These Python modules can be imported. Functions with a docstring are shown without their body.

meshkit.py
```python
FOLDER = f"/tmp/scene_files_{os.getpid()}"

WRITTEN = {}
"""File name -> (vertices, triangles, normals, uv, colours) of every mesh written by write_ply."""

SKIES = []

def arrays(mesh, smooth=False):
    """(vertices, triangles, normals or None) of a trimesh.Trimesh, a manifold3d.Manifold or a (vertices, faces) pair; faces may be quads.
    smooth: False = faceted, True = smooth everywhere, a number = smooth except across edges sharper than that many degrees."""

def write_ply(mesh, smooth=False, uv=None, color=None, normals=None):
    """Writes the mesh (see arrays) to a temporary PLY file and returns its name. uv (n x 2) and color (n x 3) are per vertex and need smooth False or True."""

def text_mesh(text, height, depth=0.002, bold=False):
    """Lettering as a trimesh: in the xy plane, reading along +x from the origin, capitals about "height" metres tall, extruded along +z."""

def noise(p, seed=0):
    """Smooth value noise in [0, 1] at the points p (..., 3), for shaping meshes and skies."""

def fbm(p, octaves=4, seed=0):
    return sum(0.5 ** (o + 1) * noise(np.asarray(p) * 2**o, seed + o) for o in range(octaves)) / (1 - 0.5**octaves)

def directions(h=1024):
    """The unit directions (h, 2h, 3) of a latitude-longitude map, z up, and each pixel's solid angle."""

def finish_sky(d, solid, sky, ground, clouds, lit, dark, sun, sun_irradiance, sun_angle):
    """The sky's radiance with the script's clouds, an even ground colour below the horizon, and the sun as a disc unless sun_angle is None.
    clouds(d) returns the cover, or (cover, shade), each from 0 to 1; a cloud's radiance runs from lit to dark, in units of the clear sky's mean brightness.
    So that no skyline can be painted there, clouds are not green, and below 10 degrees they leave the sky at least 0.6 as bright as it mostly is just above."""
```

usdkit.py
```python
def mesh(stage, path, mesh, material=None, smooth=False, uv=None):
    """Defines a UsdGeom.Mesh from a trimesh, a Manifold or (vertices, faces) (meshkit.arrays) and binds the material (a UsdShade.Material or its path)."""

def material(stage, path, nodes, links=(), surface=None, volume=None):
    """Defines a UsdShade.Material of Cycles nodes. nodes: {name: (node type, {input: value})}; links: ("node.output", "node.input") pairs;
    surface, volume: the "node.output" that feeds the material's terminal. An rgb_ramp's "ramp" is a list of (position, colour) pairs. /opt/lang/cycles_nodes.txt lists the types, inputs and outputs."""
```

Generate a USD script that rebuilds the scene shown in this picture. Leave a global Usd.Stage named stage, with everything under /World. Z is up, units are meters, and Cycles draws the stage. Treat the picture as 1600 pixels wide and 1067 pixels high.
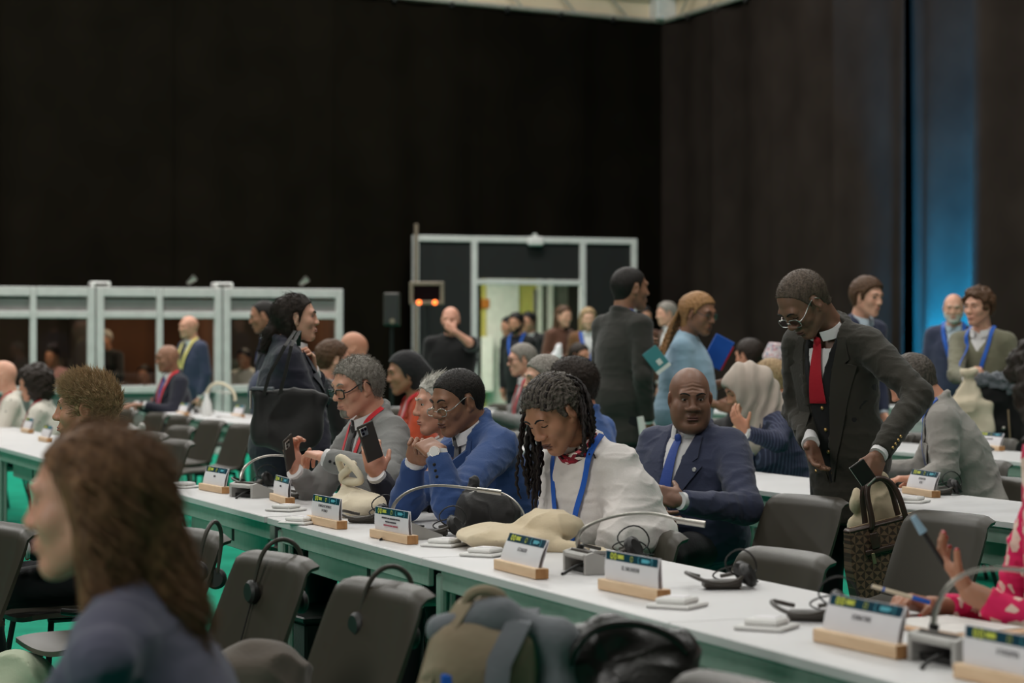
import math, random
import numpy as np, trimesh, usdkit, meshkit
from pxr import Usd, UsdGeom, UsdLux, Gf, Sdf
stage = Usd.Stage.CreateInMemory()
UsdGeom.SetStageUpAxis(stage, 'Z'); UsdGeom.SetStageMetersPerUnit(stage, 1.0)
UsdGeom.Xform.Define(stage, '/World'); UsdGeom.Scope.Define(stage, '/World/Looks')
rng = np.random.default_rng(7); random.seed(7)
A = np.array
# ---------------------------------------------------------------- camera (rows of tables run along y; the camera looks 20.7 degrees right of them)
TH = math.atan(1430 / 3778.0); SN, CS = math.sin(TH), math.cos(TH); HC = 1.393; FPX = 3778.0
FW, RT, UP = A([SN, CS, 0.]), A([CS, -SN, 0.]), A([0, 0, 1.])
cam = UsdGeom.Camera.Define(stage, '/World/camera')
cam.CreateFocalLengthAttr(85.0); cam.CreateHorizontalApertureAttr(36.0); cam.CreateVerticalApertureAttr(24.0)
cam.CreateFStopAttr(3.6); cam.CreateFocusDistanceAttr(8.6); cam.CreateClippingRangeAttr(Gf.Vec2f(0.1, 400))
cam.CreateExposureAttr(0.0)
cam.AddTransformOp().Set(Gf.Matrix4d(RT[0], RT[1], RT[2], 0, 0, 0, 1, 0, -FW[0], -FW[1], -FW[2], 0, 0, 0, HC, 1))
# ---------------------------------------------------------------- lights: the hall's soft ceiling panels, the blue uplight, the lit corridor behind the door
def rect_light(name, loc, w, h, inten, col, rot=(0, 0, 0)):
    l = UsdLux.RectLight.Define(stage, '/World/' + name)
    l.CreateWidthAttr(w); l.CreateHeightAttr(h); l.CreateIntensityAttr(inten); l.CreateColorAttr(Gf.Vec3f(*col))
    x = UsdGeom.Xformable(l); x.AddTranslateOp().Set(Gf.Vec3d(*loc)); x.AddRotateXYZOp().Set(Gf.Vec3f(*rot)); return l
KEY = 13.0
for i, (lx, ly) in enumerate([(-3, 3), (-3, 11), (-3, 19), (4, 2), (4, 10), (4, 18), (10.5, 4), (10.5, 12), (10.5, 20), (-3, 26.5), (4, 26.5), (10.5, 28)]):
    rect_light('hall_light_%d' % i, (lx, ly, 9.6), 3.2, 2.2, KEY * (0.70 if ly < 5 else 0.88 if ly < 13 else 1.2 if ly < 25 else 2.0), (1.0, 0.972, 0.935))
rect_light('side_light', (-11, 1.5, 5.0), 5.0, 3.5, 10.0, (1.0, 0.97, 0.93), (0, -74, 8))
# ---------------------------------------------------------------- helpers
def unp(px, py, Y):                      # the world point seen at a pixel, Y metres in front of the camera
    return A([0, 0, HC]) + FW * Y + RT * ((px - 800) / FPX * Y) + UP * ((533.5 - py) / FPX * Y)
def dep_x(px, x): return x / (CS * (px - 800) / FPX + SN)
def dep_y(px, y): return y / (CS - SN * (px - 800) / FPX)
def dep_z(py, z): return (HC - z) * FPX / (py - 533.5)
def hdir(a):                             # horizontal direction: 0 faces picture left, 90 the camera, 180 right, 270 away
    a = math.radians(a); return -RT * math.cos(a) - FW * math.sin(a)
def nrm(v): v = np.asarray(v, float); return v / max(np.linalg.norm(v), 1e-9)
def lin(c):
    c = A(c, float) / 255.0; return tuple(np.where(c < 0.04045, c / 12.92, ((c + 0.055) / 1.055) ** 2.4))
used = {}
def numbered(parent, name):
    k = used.get((parent, name), 0); used[(parent, name)] = k + 1
    return '%s/%s' % (parent, name if k == 0 else '%s_%03d' % (name, k))
def tag(p, label=None, cat=None, group=None, kind=None):
    for k, v in (('label', label), ('category', cat), ('group', group), ('kind', kind)):
        if v: p.SetCustomDataByKey(k, v)
    return p
def thing(name, label, cat, loc=(0, 0, 0), rz=0.0, group=None, kind=None):
    x = UsdGeom.Xform.Define(stage, numbered('/World', name))
    x.AddTranslateOp().Set(Gf.Vec3d(*map(float, loc))); x.AddRotateZOp().Set(float(rz))
    return tag(x.GetPrim(), label, cat, group, kind)
def part(parent, name, mesh, m, smooth=30, label=None, kind=None):
    path = str(parent.GetPath()) if parent else '/World'
    o = usdkit.mesh(stage, numbered(path, name), mesh, '/World/Looks/' + m, smooth).GetPrim()
    if label or kind: tag(o, label, None, None, kind)
    return o
def struct(name, mesh, m, smooth=False, parent=None):
    o = part(parent, name, mesh, m, smooth)
    if parent is None: tag(o, kind='structure')
    return o
def dup(root, loc, rz, label, group=None):
    d = root.GetCustomData()
    r = thing(root.GetName().rstrip('0123456789').rstrip('_'), label, d['category'], loc, rz, group or d.get('group'))
    r.GetReferences().AddInternalReference(root.GetPath())
    UsdGeom.Xformable(r); r.SetInstanceable(True); return r
def bx(c, s, r=0.0):
    """box, centre c, size s; edges chamfered by r"""
    if r <= 0:
        m = trimesh.creation.box(s); m.apply_translation(c); return m
    h = A(s) / 2.0; r = min(r, h.min() * 0.95); p = []
    for sx in (-1, 1):
        for sy in (-1, 1):
            for sz in (-1, 1):
                e = A([sx, sy, sz])
                for k in range(3):
                    q = h - r; q[k] = h[k]; p.append(e * q)
    m = trimesh.convex.convex_hull(A(p)); m.apply_translation(c); return m
def cat(*ms):
    ms = [x for m in ms for x in (m if isinstance(m, (list, tuple)) else [m])]
    return trimesh.util.concatenate(ms)
def tube(pts, r, n=10, close=False, spline=True):
    """swept tube through the points; r a number or one per point"""
    p = A(pts, float); rr = np.broadcast_to(A(r, float), (len(p),)).copy()
    if spline and len(p) > 2:
        from scipy.interpolate import CubicSpline
        t = np.r_[0, np.cumsum(np.linalg.norm(np.diff(p, axis=0), axis=1) + 1e-6)]
        if close:
            p2 = np.vstack([p, p[:1]]); t = np.r_[0, np.cumsum(np.linalg.norm(np.diff(p2, axis=0), axis=1) + 1e-6)]
            s = np.linspace(0, t[-1], max(24, 5 * len(p)))[:-1]
            rr = np.interp(s, t, np.r_[rr, rr[0]]); p = CubicSpline(t, p2, bc_type='periodic')(s)
        else:
            s = np.linspace(0, t[-1], 5 * (len(p) - 1) + 1); rr = np.interp(s, t, rr); p = CubicSpline(t, p)(s)
    N = len(p); T = np.gradient(p, axis=0) if not close else np.roll(p, -1, 0) - np.roll(p, 1, 0)
    T /= np.linalg.norm(T, axis=1, keepdims=True) + 1e-12
    u = np.cross(T[0], [0, 0, 1.]);
    if np.linalg.norm(u) < 0.1: u = np.cross(T[0], [1., 0, 0])
    V = []; a = np.linspace(0, 2 * np.pi, n, endpoint=False)
    for i in range(N):
        u = u - T[i] * (u @ T[i]); u = nrm(u); w = np.cross(T[i], u)
        V.append(p[i] + rr[i] * (np.cos(a)[:, None] * u + np.sin(a)[:, None] * w))
    V = np.vstack(V); F = []
    for i in range(N if close else N - 1):
        j = (i + 1) % N
        for k in range(n):
            l = (k + 1) % n; F += [(i * n + k, i * n + l, j * n + l), (i * n + k, j * n + l, j * n + k)]
    if not close:
        V = np.vstack([V, p[0], p[-1]]); c0, c1 = len(V) - 2, len(V) - 1
        for k in range(n):
            l = (k + 1) % n; F += [(c0, l, k), (c1, (N - 1) * n + k, (N - 1) * n + l)]
    return trimesh.Trimesh(V, F, process=False)
def sheet(fn, nu, nv, th, closeu=False):
    """a sheet with real thickness through fn(u, v) -> point, u and v from 0 to 1"""
    us = np.linspace(0, 1, nu, endpoint=not closeu); vs = np.linspace(0, 1, nv)
    P = A([[fn(u, v) for v in vs] for u in us], float)
    du = np.gradient(P, axis=0) if not closeu else np.roll(P, -1, 0) - np.roll(P, 1, 0)
    n = np.cross(du, np.gradient(P, axis=1)); n /= np.linalg.norm(n, axis=2, keepdims=True) + 1e-12
    Q = P - n * th; V = np.vstack([P.reshape(-1, 3), Q.reshape(-1, 3)]); F = []; o = nu * nv; ix = lambda i, j: (i % nu) * nv + j
    R = range(nu if closeu else nu - 1)
    for i in R:
        for j in range(nv - 1):
            a, b, c, d = ix(i, j), ix(i + 1, j), ix(i + 1, j + 1), ix(i, j + 1)
            F += [(a, b, c), (a, c, d), (o + a, o + c, o + b), (o + a, o + d, o + c)]
    for i in R:
        for j, s in ((0, 1), (nv - 1, -1)):
            a, b = ix(i, j), ix(i + 1, j); q = [(a, o + a, o + b), (a, o + b, b)]; F += q if s > 0 else [x[::-1] for x in q]
    if not closeu:
        for j in range(nv - 1):
            for i, s in ((0, -1), (nu - 1, 1)):
                a, b = ix(i, j), ix(i, j + 1); q = [(a, o + a, o + b), (a, o + b, b)]; F += q if s > 0 else [x[::-1] for x in q]
    m = trimesh.Trimesh(V, F, process=False); return m
def ribbon(pts, nors, w, th=0.002):
    """a flat strip through pts; nors its outward normals; w a width or widths"""
    p = A(pts, float); n = A(nors, float); w = np.broadcast_to(A(w, float), (len(p),))
    T = np.gradient(p, axis=0); s = np.cross(T, n); s /= np.linalg.norm(s, axis=1, keepdims=True) + 1e-12
    a, b = p + s * w[:, None] / 2, p - s * w[:, None] / 2; t = n * th
    V = np.hstack([a, b, b + t, a + t]).reshape(-1, 3); F = []
    for i in range(len(p) - 1):
        for k in range(4):
            q = [4 * i + k, 4 * i + (k + 1) % 4, 4 * i + 4 + (k + 1) % 4, 4 * i + 4 + k]; F += [(q[0], q[2], q[1]), (q[0], q[3], q[2])]
    e = 4 * (len(p) - 1); F += [(0, 1, 2), (0, 2, 3), (e, e + 2, e + 1), (e, e + 3, e + 2)]
    return trimesh.Trimesh(V, F, process=False)
def xf(mesh, loc=(0, 0, 0), rz=0.0, rx=0.0, ry=0.0, R=None):
    m = mesh.copy(); T = np.eye(4)
    if R is not None: T[:3, :3] = R
    else:
        T = trimesh.transformations.euler_matrix(math.radians(rx), math.radians(ry), math.radians(rz), 'sxyz')
    T[:3, 3] = loc; m.apply_transform(T); return m
# ---------------------------------------------------------------- materials
made = set()
def mat(name, c, rough=0.6, c2=None, scale=8.0, bump=0.0, bscale=60.0, metal=0.0, spec=0.5, sheen=0.0, stretch=None, sss=0.0, emit=0.0, space='object', coat=0.0):
    if name in made: return name
    made.add(name)
    a = lin(c); b = lin(c2) if c2 is not None else tuple(x * 0.86 for x in a)
    nodes = {'tc': ('texture_coordinate', {}), 'mp': ('mapping', {'scale': stretch or (1, 1, 1)}), 'no': ('noise_texture', {'scale': float(scale), 'detail': 4.0}),
             'rp': ('rgb_ramp', {'ramp': [(0.3, a), (0.7, b)]}),
             'p': ('principled_bsdf', {'roughness': rough, 'metallic': metal, 'specular_ior_level': spec, 'sheen_weight': sheen, 'coat_weight': coat})}
    links = [('tc.' + space, 'mp.vector'), ('mp.vector', 'no.vector'), ('no.fac', 'rp.fac'), ('rp.color', 'p.base_color')]
    if sss: nodes['p'][1].update(subsurface_weight=sss, subsurface_scale=0.012, subsurface_radius=(1.0, 0.35, 0.2))
    if emit: nodes['p'][1]['emission_strength'] = emit; links.append(('rp.color', 'p.emission_color'))
    if bump:
        nodes['nb'] = ('noise_texture', {'scale': float(bscale), 'detail': 3.0}); nodes['bp'] = ('bump', {'strength': bump, 'distance': 0.004})
        links += [('mp.vector', 'nb.vector'), ('nb.fac', 'bp.height'), ('bp.normal', 'p.normal')]
    usdkit.material(stage, '/World/Looks/' + name, nodes, links, surface='p.BSDF'); return name
def fabric(name, c, c2=None, **k):
    k = {**dict(rough=0.85, spec=0.25, sheen=0.15, scale=5, bump=0.25, bscale=90), **k}; return mat(name, c, c2=c2, **k)
# ---------------------------------------------------------------- signed distance fields on a grid -> smooth meshes (bodies, clothes, bags)
def smin(a, b, k):
    if k <= 0: return np.minimum(a, b)
    h = np.clip(0.5 + 0.5 * (b - a) / k, 0, 1); return b + (a - b) * h - k * h * (1 - h)
class Field:
    def __init__(s, lo, hi, h):
        s.h = float(h); s.lo = A(lo, float) - 2 * h; s.n = np.ceil((A(hi, float) + 2 * h - s.lo) / h).astype(int) + 1
        s.F = np.full(tuple(s.n), 0.5, np.float32)
        s.ax = [(s.lo[i] + s.h * np.arange(s.n[i])).astype(np.float32) for i in range(3)]
    def sub(s, lo, hi):
        i0 = np.clip(np.floor((A(lo) - s.lo) / s.h).astype(int), 0, s.n); i1 = np.clip(np.ceil((A(hi) - s.lo) / s.h).astype(int) + 1, 0, s.n)
        if np.any(i1 <= i0): return None, None
        sl = tuple(slice(a, b) for a, b in zip(i0, i1))
        return sl, (s.ax[0][sl[0]][:, None, None], s.ax[1][sl[1]][None, :, None], s.ax[2][sl[2]][None, None, :])
    def put(s, sl, d, k, cut):
        if cut: s.F[sl] = -smin(-s.F[sl], d, k)
        else: s.F[sl] = smin(s.F[sl], d, k)
    def cone(s, a, b, ra, rb, k=0.02, flat=None, cap=False, cut=False, wr=None):
        a, b = A(a, float), A(b, float); m = max(ra, rb) + 2 * k + 2 * s.h
        if flat is not None: m = m * 1.0
        sl, (X, Y, Z) = s.sub(np.minimum(a, b) - m, np.maximum(a, b) + m)
        if sl is None: return s
        d = b - a; L = np.linalg.norm(d) + 1e-9; d = d / L
        t = (X - a[0]) * d[0] + (Y - a[1]) * d[1] + (Z - a[2]) * d[2]; tc = np.clip(t, 0, L)
        qx, qy, qz = X - a[0] - tc * d[0], Y - a[1] - tc * d[1], Z - a[2] - tc * d[2]
        q2 = qx * qx + qy * qy + qz * qz
        if flat is not None:
            n, e = nrm(flat[0]), flat[1]; qn = qx * n[0] + qy * n[1] + qz * n[2]; q2 = q2 + qn * qn * (1 / e ** 2 - 1)
        r = ra + (rb - ra) * tc / L
        if wr is not None:                       # cloth wrinkles around the limb: (amplitude, place along it, spread, wavelength, seed)
            amp, w0, sp, wl, sd = wr
            r = r + amp * np.exp(-((tc / L - w0) / sp) ** 2) * np.sin(2 * np.pi * (tc + 0.9 * (qx * math.cos(sd) + qy * math.sin(sd) + 0.6 * qz * math.cos(2 * sd))) / wl + sd)
        D = np.sqrt(q2) - r
        if cap: D = np.maximum(D, t - L)
        s.put(sl, D, k, cut); return s
    def ell(s, c, ax, rad, k=0.02, cut=False):
        c, rad = A(c, float), A(rad, float); ax = A(ax, float)
        ext = np.sqrt(((ax * rad[:, None]) ** 2).sum(0)) + 2 * k + 2 * s.h
        sl, (X, Y, Z) = s.sub(c - ext, c + ext)
        if sl is None: return s
        k0 = k1 = 0
        for i in range(3):
            q = (X - c[0]) * ax[i, 0] + (Y - c[1]) * ax[i, 1] + (Z - c[2]) * ax[i, 2]; k0 = k0 + (q / rad[i]) ** 2; k1 = k1 + (q / rad[i] ** 2) ** 2
        k0 = np.sqrt(k0); D = k0 * (k0 - 1) / (np.sqrt(k1) + 1e-6)
        s.put(sl, D, k, cut); return s
    def box(s, c, ax, half, r=0.005, k=0.005, cut=False):
        c, half, ax = A(c, float), A(half, float), A(ax, float)
        ext = (np.abs(ax) * half[:, None]).sum(0) + 2 * k + 2 * s.h + r
        sl, (X, Y, Z) = s.sub(c - ext, c + ext)
        if sl is None: return s
        o = 0; i_ = None
        for i in range(3):
            q = np.abs((X - c[0]) * ax[i, 0] + (Y - c[1]) * ax[i, 1] + (Z - c[2]) * ax[i, 2]) - (half[i] - r)
            o = o + np.maximum(q, 0) ** 2; i_ = q if i_ is None else np.maximum(i_, q)
        s.put(sl, np.sqrt(o) + np.minimum(i_, 0) - r, k, cut); return s
    def coords(s, c, ax):
        X, Y, Z = s.ax[0][:, None, None], s.ax[1][None, :, None], s.ax[2][None, None, :]; c = A(c, float)
        return [(X - c[0]) * a[0] + (Y - c[1]) * a[1] + (Z - c[2]) * a[2] for a in A(ax, np.float32)]
    def at(s, p):
        from scipy.ndimage import map_coordinates
        return map_coordinates(s.F, ((A(p) - s.lo) / s.h).T, order=1, mode='nearest')
    def mesh(s):
        """naive surface nets"""
        F = s.F; ins = F < 0; n = A(F.shape)
        if not ins.any(): return trimesh.Trimesh(np.zeros((3, 3)), [[0, 1, 2]], process=False)
        c = np.zeros(n - 1, np.int8)
        for i, j, k in np.ndindex(2, 2, 2): c += ins[i:n[0] - 1 + i, j:n[1] - 1 + j, k:n[2] - 1 + k]
        act = np.argwhere((c > 0) & (c < 8)); idx = np.full(n - 1, -1, np.int32); idx[tuple(act.T)] = np.arange(len(act))
        cor = A(list(np.ndindex(2, 2, 2))); val = np.stack([F[tuple((act + q).T)] for q in cor], 1)
        acc = np.zeros((len(act), 3)); cnt = np.zeros(len(act))
        for a in range(8):
            for b in range(a + 1, 8):
                if np.abs(cor[a] - cor[b]).sum() != 1: continue
                va, vb = val[:, a], val[:, b]; m = (va < 0) != (vb < 0); t = va[m] / (va[m] - vb[m])
                acc[m] += cor[a] + t[:, None] * (cor[b] - cor[a]); cnt[m] += 1
        V = s.lo + s.h * (act + acc / cnt[:, None]); faces = []
        for ax_ in range(3):
            o1, o2 = [(1, 2), (2, 0), (0, 1)][ax_]; sl = [slice(None)] * 3; sr = [slice(None)] * 3; sl[ax_] = slice(0, -1); sr[ax_] = slice(1, None)
            L, R = ins[tuple(sl)], ins[tuple(sr)]; e = np.argwhere(L != R)
            e = e[(e[:, o1] > 0) & (e[:, o2] > 0) & (e[:, o1] < n[o1] - 1) & (e[:, o2] < n[o2] - 1)]
            fl = L[tuple(e.T)]; d1, d2 = np.zeros(3, int), np.zeros(3, int); d1[o1] = 1; d2[o2] = 1
            q = np.stack([idx[tuple((e - d1 - d2).T)], idx[tuple((e - d2).T)], idx[tuple(e.T)], idx[tuple((e - d1).T)]], 1)
            q[~fl] = q[~fl][:, ::-1]; faces.append(q)
        q = np.vstack(faces); q = q[(q >= 0).all(1)]
        return trimesh.Trimesh(V, np.vstack([q[:, [0, 1, 2]], q[:, [0, 2, 3]]]), process=False)
def strands(parent, name, pts, m, width=0.001, label=None):
    c = UsdGeom.BasisCurves.Define(stage, numbered(str(parent.GetPath()), name)); P = np.asarray(pts, np.float32); n, k = P.shape[:2]
    from pxr import Vt, UsdShade
    c.CreateTypeAttr('linear'); c.CreateCurveVertexCountsAttr(Vt.IntArray.FromNumpy(np.full(n, k, np.int32))); c.CreatePointsAttr(Vt.Vec3fArray.FromNumpy(P.reshape(-1, 3)))
    w = np.tile(np.linspace(1, 0.35, k) * width, n).astype(np.float32); c.CreateWidthsAttr(Vt.FloatArray.FromNumpy(w)); c.SetWidthsInterpolation('vertex')
    UsdShade.MaterialBindingAPI.Apply(c.GetPrim()).Bind(UsdShade.Material.Get(stage, '/World/Looks/' + m)); tag(c.GetPrim(), kind='stuff'); return c
def comb(mesh, n, L, fn, seed=1, curl=0.0, k=5, keep=None, spread=0.18):
    """n hairs rooted on the mesh; fn(root, normal) -> directions; length L; curl bends them"""
    r = np.random.default_rng(seed); v, f = A(mesh.vertices), A(mesh.faces); a, b, c = v[f[:, 0]], v[f[:, 1]], v[f[:, 2]]; cr = np.cross(b - a, c - a); ar = np.linalg.norm(cr, axis=1); i = r.choice(len(f), n, p=ar / ar.sum())
    u, w = r.random((2, n, 1)); m_ = u + w > 1; u, w = np.where(m_, 1 - u, u), np.where(m_, 1 - w, w); p = a[i] + u * (b - a)[i] + w * (c - a)[i]; N = cr[i] / (ar[i][:, None] + 1e-12)
    if keep is not None: q = keep(p); p, N = p[q], N[q]
    d = fn(p, N) + r.normal(0, spread, p.shape); d /= np.linalg.norm(d, axis=1, keepdims=True); Ls = L * r.uniform(0.6, 1.15, (len(p), 1)); out = [p - N * 0.002]; dd = d
    kick = r.normal(0, curl, p.shape) if curl else 0
    for _ in range(k - 1): dd = dd + kick * 0.5; dd = dd / np.linalg.norm(dd, axis=1, keepdims=True); out.append(out[-1] + dd * Ls / (k - 1))
    return np.stack(out, 1)
def vnormals(m): return meshkit.arrays(m, True)[2]
def displace(m, fn):
    m = m.copy(); v = A(m.vertices); m.vertices = v + vnormals(m) * fn(v)[:, None]; return m
# ---------------------------------------------------------------- palette
mat('carpet', (16, 146, 116), 0.95, c2=(10, 126, 100), scale=3, bump=0.3, bscale=300, spec=0.15)
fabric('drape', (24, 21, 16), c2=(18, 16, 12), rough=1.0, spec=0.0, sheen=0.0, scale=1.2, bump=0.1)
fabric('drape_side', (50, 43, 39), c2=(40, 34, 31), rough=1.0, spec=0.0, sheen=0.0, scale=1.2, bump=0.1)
mat('ceiling_paint', (150, 138, 118), 0.9); mat('alu', (214, 214, 210), 0.42, metal=0.1, c2=(204, 204, 200)); mat('truss_alu', (196, 190, 178), 0.5, metal=0.3)
mat('beige_board', (240, 222, 192), 0.8, c2=(228, 208, 176), scale=1.5); mat('white_plastic', (226, 225, 222), 0.45); mat('black_panel', (17, 18, 17), 0.7)
mat('table_white', (206, 205, 205), 0.42, c2=(201, 200, 200), scale=2); mat('table_edge', (196, 194, 188), 0.5)
mat('green_metal', (150, 168, 157), 0.45, c2=(140, 159, 148), spec=0.4, scale=30, bump=0.05)
mat('chair_plastic', (60, 55, 46), 0.42, c2=(52, 48, 40), scale=300, bump=0.12, bscale=700, spec=0.45); mat('black_metal', (22, 22, 22), 0.4); mat('chair_pad', (72, 67, 63), 0.9, bump=0.2, bscale=400)
mat('black_rubber', (24, 23, 22), 0.5); mat('grey_plastic', (176, 174, 170), 0.5); mat('dark_plastic', (62, 57, 50), 0.45); mat('steel', (190, 186, 178), 0.3, metal=0.85)
mat('pine', (222, 194, 160), 0.65, c2=(205, 172, 136), scale=6, stretch=(8, 1, 8)); mat('pine_end', (190, 142, 92), 0.7, c2=(158, 112, 68), scale=60, stretch=(1, 1, 0.3))
mat('card', (228, 225, 228), 0.6, c2=(222, 219, 222)); mat('navy_print', (14, 62, 80), 0.35, c2=(10, 56, 74), spec=0.6); mat('lime_print', (208, 214, 84), 0.5); mat('cyan_print', (98, 188, 206), 0.5); mat('ink', (78, 76, 82), 0.7); mat('red_ink', (168, 74, 90), 0.7)
mat('booth_grey', (128, 124, 122), 0.8, c2=(120, 116, 114)); mat('booth_white', (196, 192, 190), 0.55); mat('booth_dark', (44, 38, 32), 0.9); mat('booth_brown', (92, 58, 36), 0.9, c2=(70, 44, 30), scale=3, stretch=(1, 1, 0.1))
mat('orange_lamp', (255, 120, 50), 0.5, c2=(255, 110, 44), emit=3.0); mat('screen_black', (24, 15, 17), 0.12); mat('bezel', (126, 112, 96), 0.5); mat('speaker_grille', (36, 36, 35), 0.7, scale=200, bump=0.3, bscale=300)
mat('olive_wall', (188, 178, 92), 0.8); mat('corridor_white', (226, 224, 214), 0.8); mat('corridor_grey', (112, 110, 100), 0.7); mat('rust', (190, 112, 34), 0.8); mat('leaf', (92, 116, 70), 0.7); mat('paper', (226, 223, 219), 0.7); mat('kraft', (208, 170, 134), 0.75, c2=(198, 160, 124))
usdkit.material(stage, '/World/Looks/pane', {'f': ('fresnel', {'IOR': 1.4}), 't': ('transparent_bsdf', {'color': (0.9, 0.89, 0.87)}), 'g': ('glossy_bsdf', {'color': (0.9, 0.9, 0.9), 'roughness': 0.03}), 'm': ('mix_closure', {})},
                [('f.fac', 'm.fac'), ('t.BSDF', 'm.closure1'), ('g.BSDF', 'm.closure2')], surface='m.closure')
# ---------------------------------------------------------------- setting
struct('floor', bx((6, 18, -0.05), (44, 50, 0.1)), 'carpet')
struct('ceiling', bx((6, 18, 11.1), (44, 50, 0.2)), 'ceiling_paint')
def folds(p0, p1, z0, z1, n, amp, seed):
    """a hanging curtain from p0 to p1 with soft vertical folds"""
    p0, p1 = A(p0, float), A(p1, float); d = p1 - p0; L = np.linalg.norm(d); d /= L; q = A([-d[1], d[0]]); r = np.random.default_rng(seed)
    ph = r.uniform(0, 6.28, 5); fr = r.uniform(0.6, 3.2, 5); am = r.uniform(0.3, 1, 5)
    def fn(u, v):
        s = u * L; w = sum(am[i] * math.sin(fr[i] * s * 2.1 + ph[i] + 0.25 * math.sin(3 * v + ph[i])) for i in range(5)) * amp * (0.55 + 0.45 * (1 - v)) + 0.05 * math.sin(u * 3.1416)
        x = p0 + d * s + q * w; return (x[0], x[1], z0 + (z1 - z0) * v)
    return sheet(fn, n, 7, 0.012)
COR = A([15.8, 35.0]); BD = nrm(A([-4.59, -1.12])); RD = A([0.0, -1.0])
def wallpt(s): return COR + BD * s
wb = UsdGeom.Xform.Define(stage, '/World/wall_back').GetPrim(); tag(wb, kind='structure')
wr = UsdGeom.Xform.Define(stage, '/World/wall_right').GetPrim(); tag(wr, kind='structure')
DX0, DX1 = 12.42, 14.35                                    # the doorway, along x
sx = lambda x: (15.8 - x) / -BD[0]
cuts = [0.0, sx(DX1)]
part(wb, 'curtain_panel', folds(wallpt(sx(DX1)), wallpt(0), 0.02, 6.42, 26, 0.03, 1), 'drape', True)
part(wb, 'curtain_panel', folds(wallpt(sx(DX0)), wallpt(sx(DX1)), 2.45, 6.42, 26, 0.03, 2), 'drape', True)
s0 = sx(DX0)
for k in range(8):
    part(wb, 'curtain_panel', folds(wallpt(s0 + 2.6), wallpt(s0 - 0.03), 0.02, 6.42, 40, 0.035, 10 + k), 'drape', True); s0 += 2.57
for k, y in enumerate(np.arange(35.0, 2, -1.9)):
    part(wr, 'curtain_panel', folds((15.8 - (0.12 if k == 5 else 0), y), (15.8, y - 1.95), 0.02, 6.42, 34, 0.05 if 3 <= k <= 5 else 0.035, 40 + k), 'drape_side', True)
# overhead truss whose lower chords carry the drapes
tr = thing('lighting_truss', 'pale aluminium truss with beige fascia along the top of the black drapes', 'truss')
for nm, a, b in (('b', COR, wallpt(16.0)), ('r', COR, COR + RD * 24)):
    d = nrm(b - a); n = A([-d[1], d[0]]) * (-1 if nm == 'b' else 1); L = np.linalg.norm(b - a)
    P3 = lambda s, o, z: (a[0] + d[0] * s + n[0] * o, a[1] + d[1] * s + n[1] * o, z)
    for o, z in ((-0.02, 6.46), (-0.02, 6.86), (0.36, 6.46), (0.36, 6.86)):
        part(tr, 'chord', tube([P3(0, o, z), P3(L, o, z)], 0.035, 8, spline=False), 'truss_alu')
    ang = math.degrees(math.atan2(d[1], d[0])); c = P3(L / 2, 0.16, 6.68)
    part(tr, 'fascia_board', xf(bx((0, 0, 0), (L, 0.03, 0.36)), c, ang), 'beige_board')
    part(tr, 'top_board', xf(bx((0, 0, 0), (L, 0.5, 0.03)), P3(L / 2, 0.2, 7.12), ang), 'beige_board')
    for s in np.arange(0.7, L, 1.0):
        part(tr, 'brace', tube([P3(s, -0.02, 6.46), P3(s + 0.45, -0.02, 6.86)], 0.016, 6, spline=False), 'truss_alu')
        part(tr, 'clamp', bx(P3(s + 0.3, -0.02, 6.42), (0.07, 0.07, 0.09), 0.01), 'black_metal')
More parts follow.
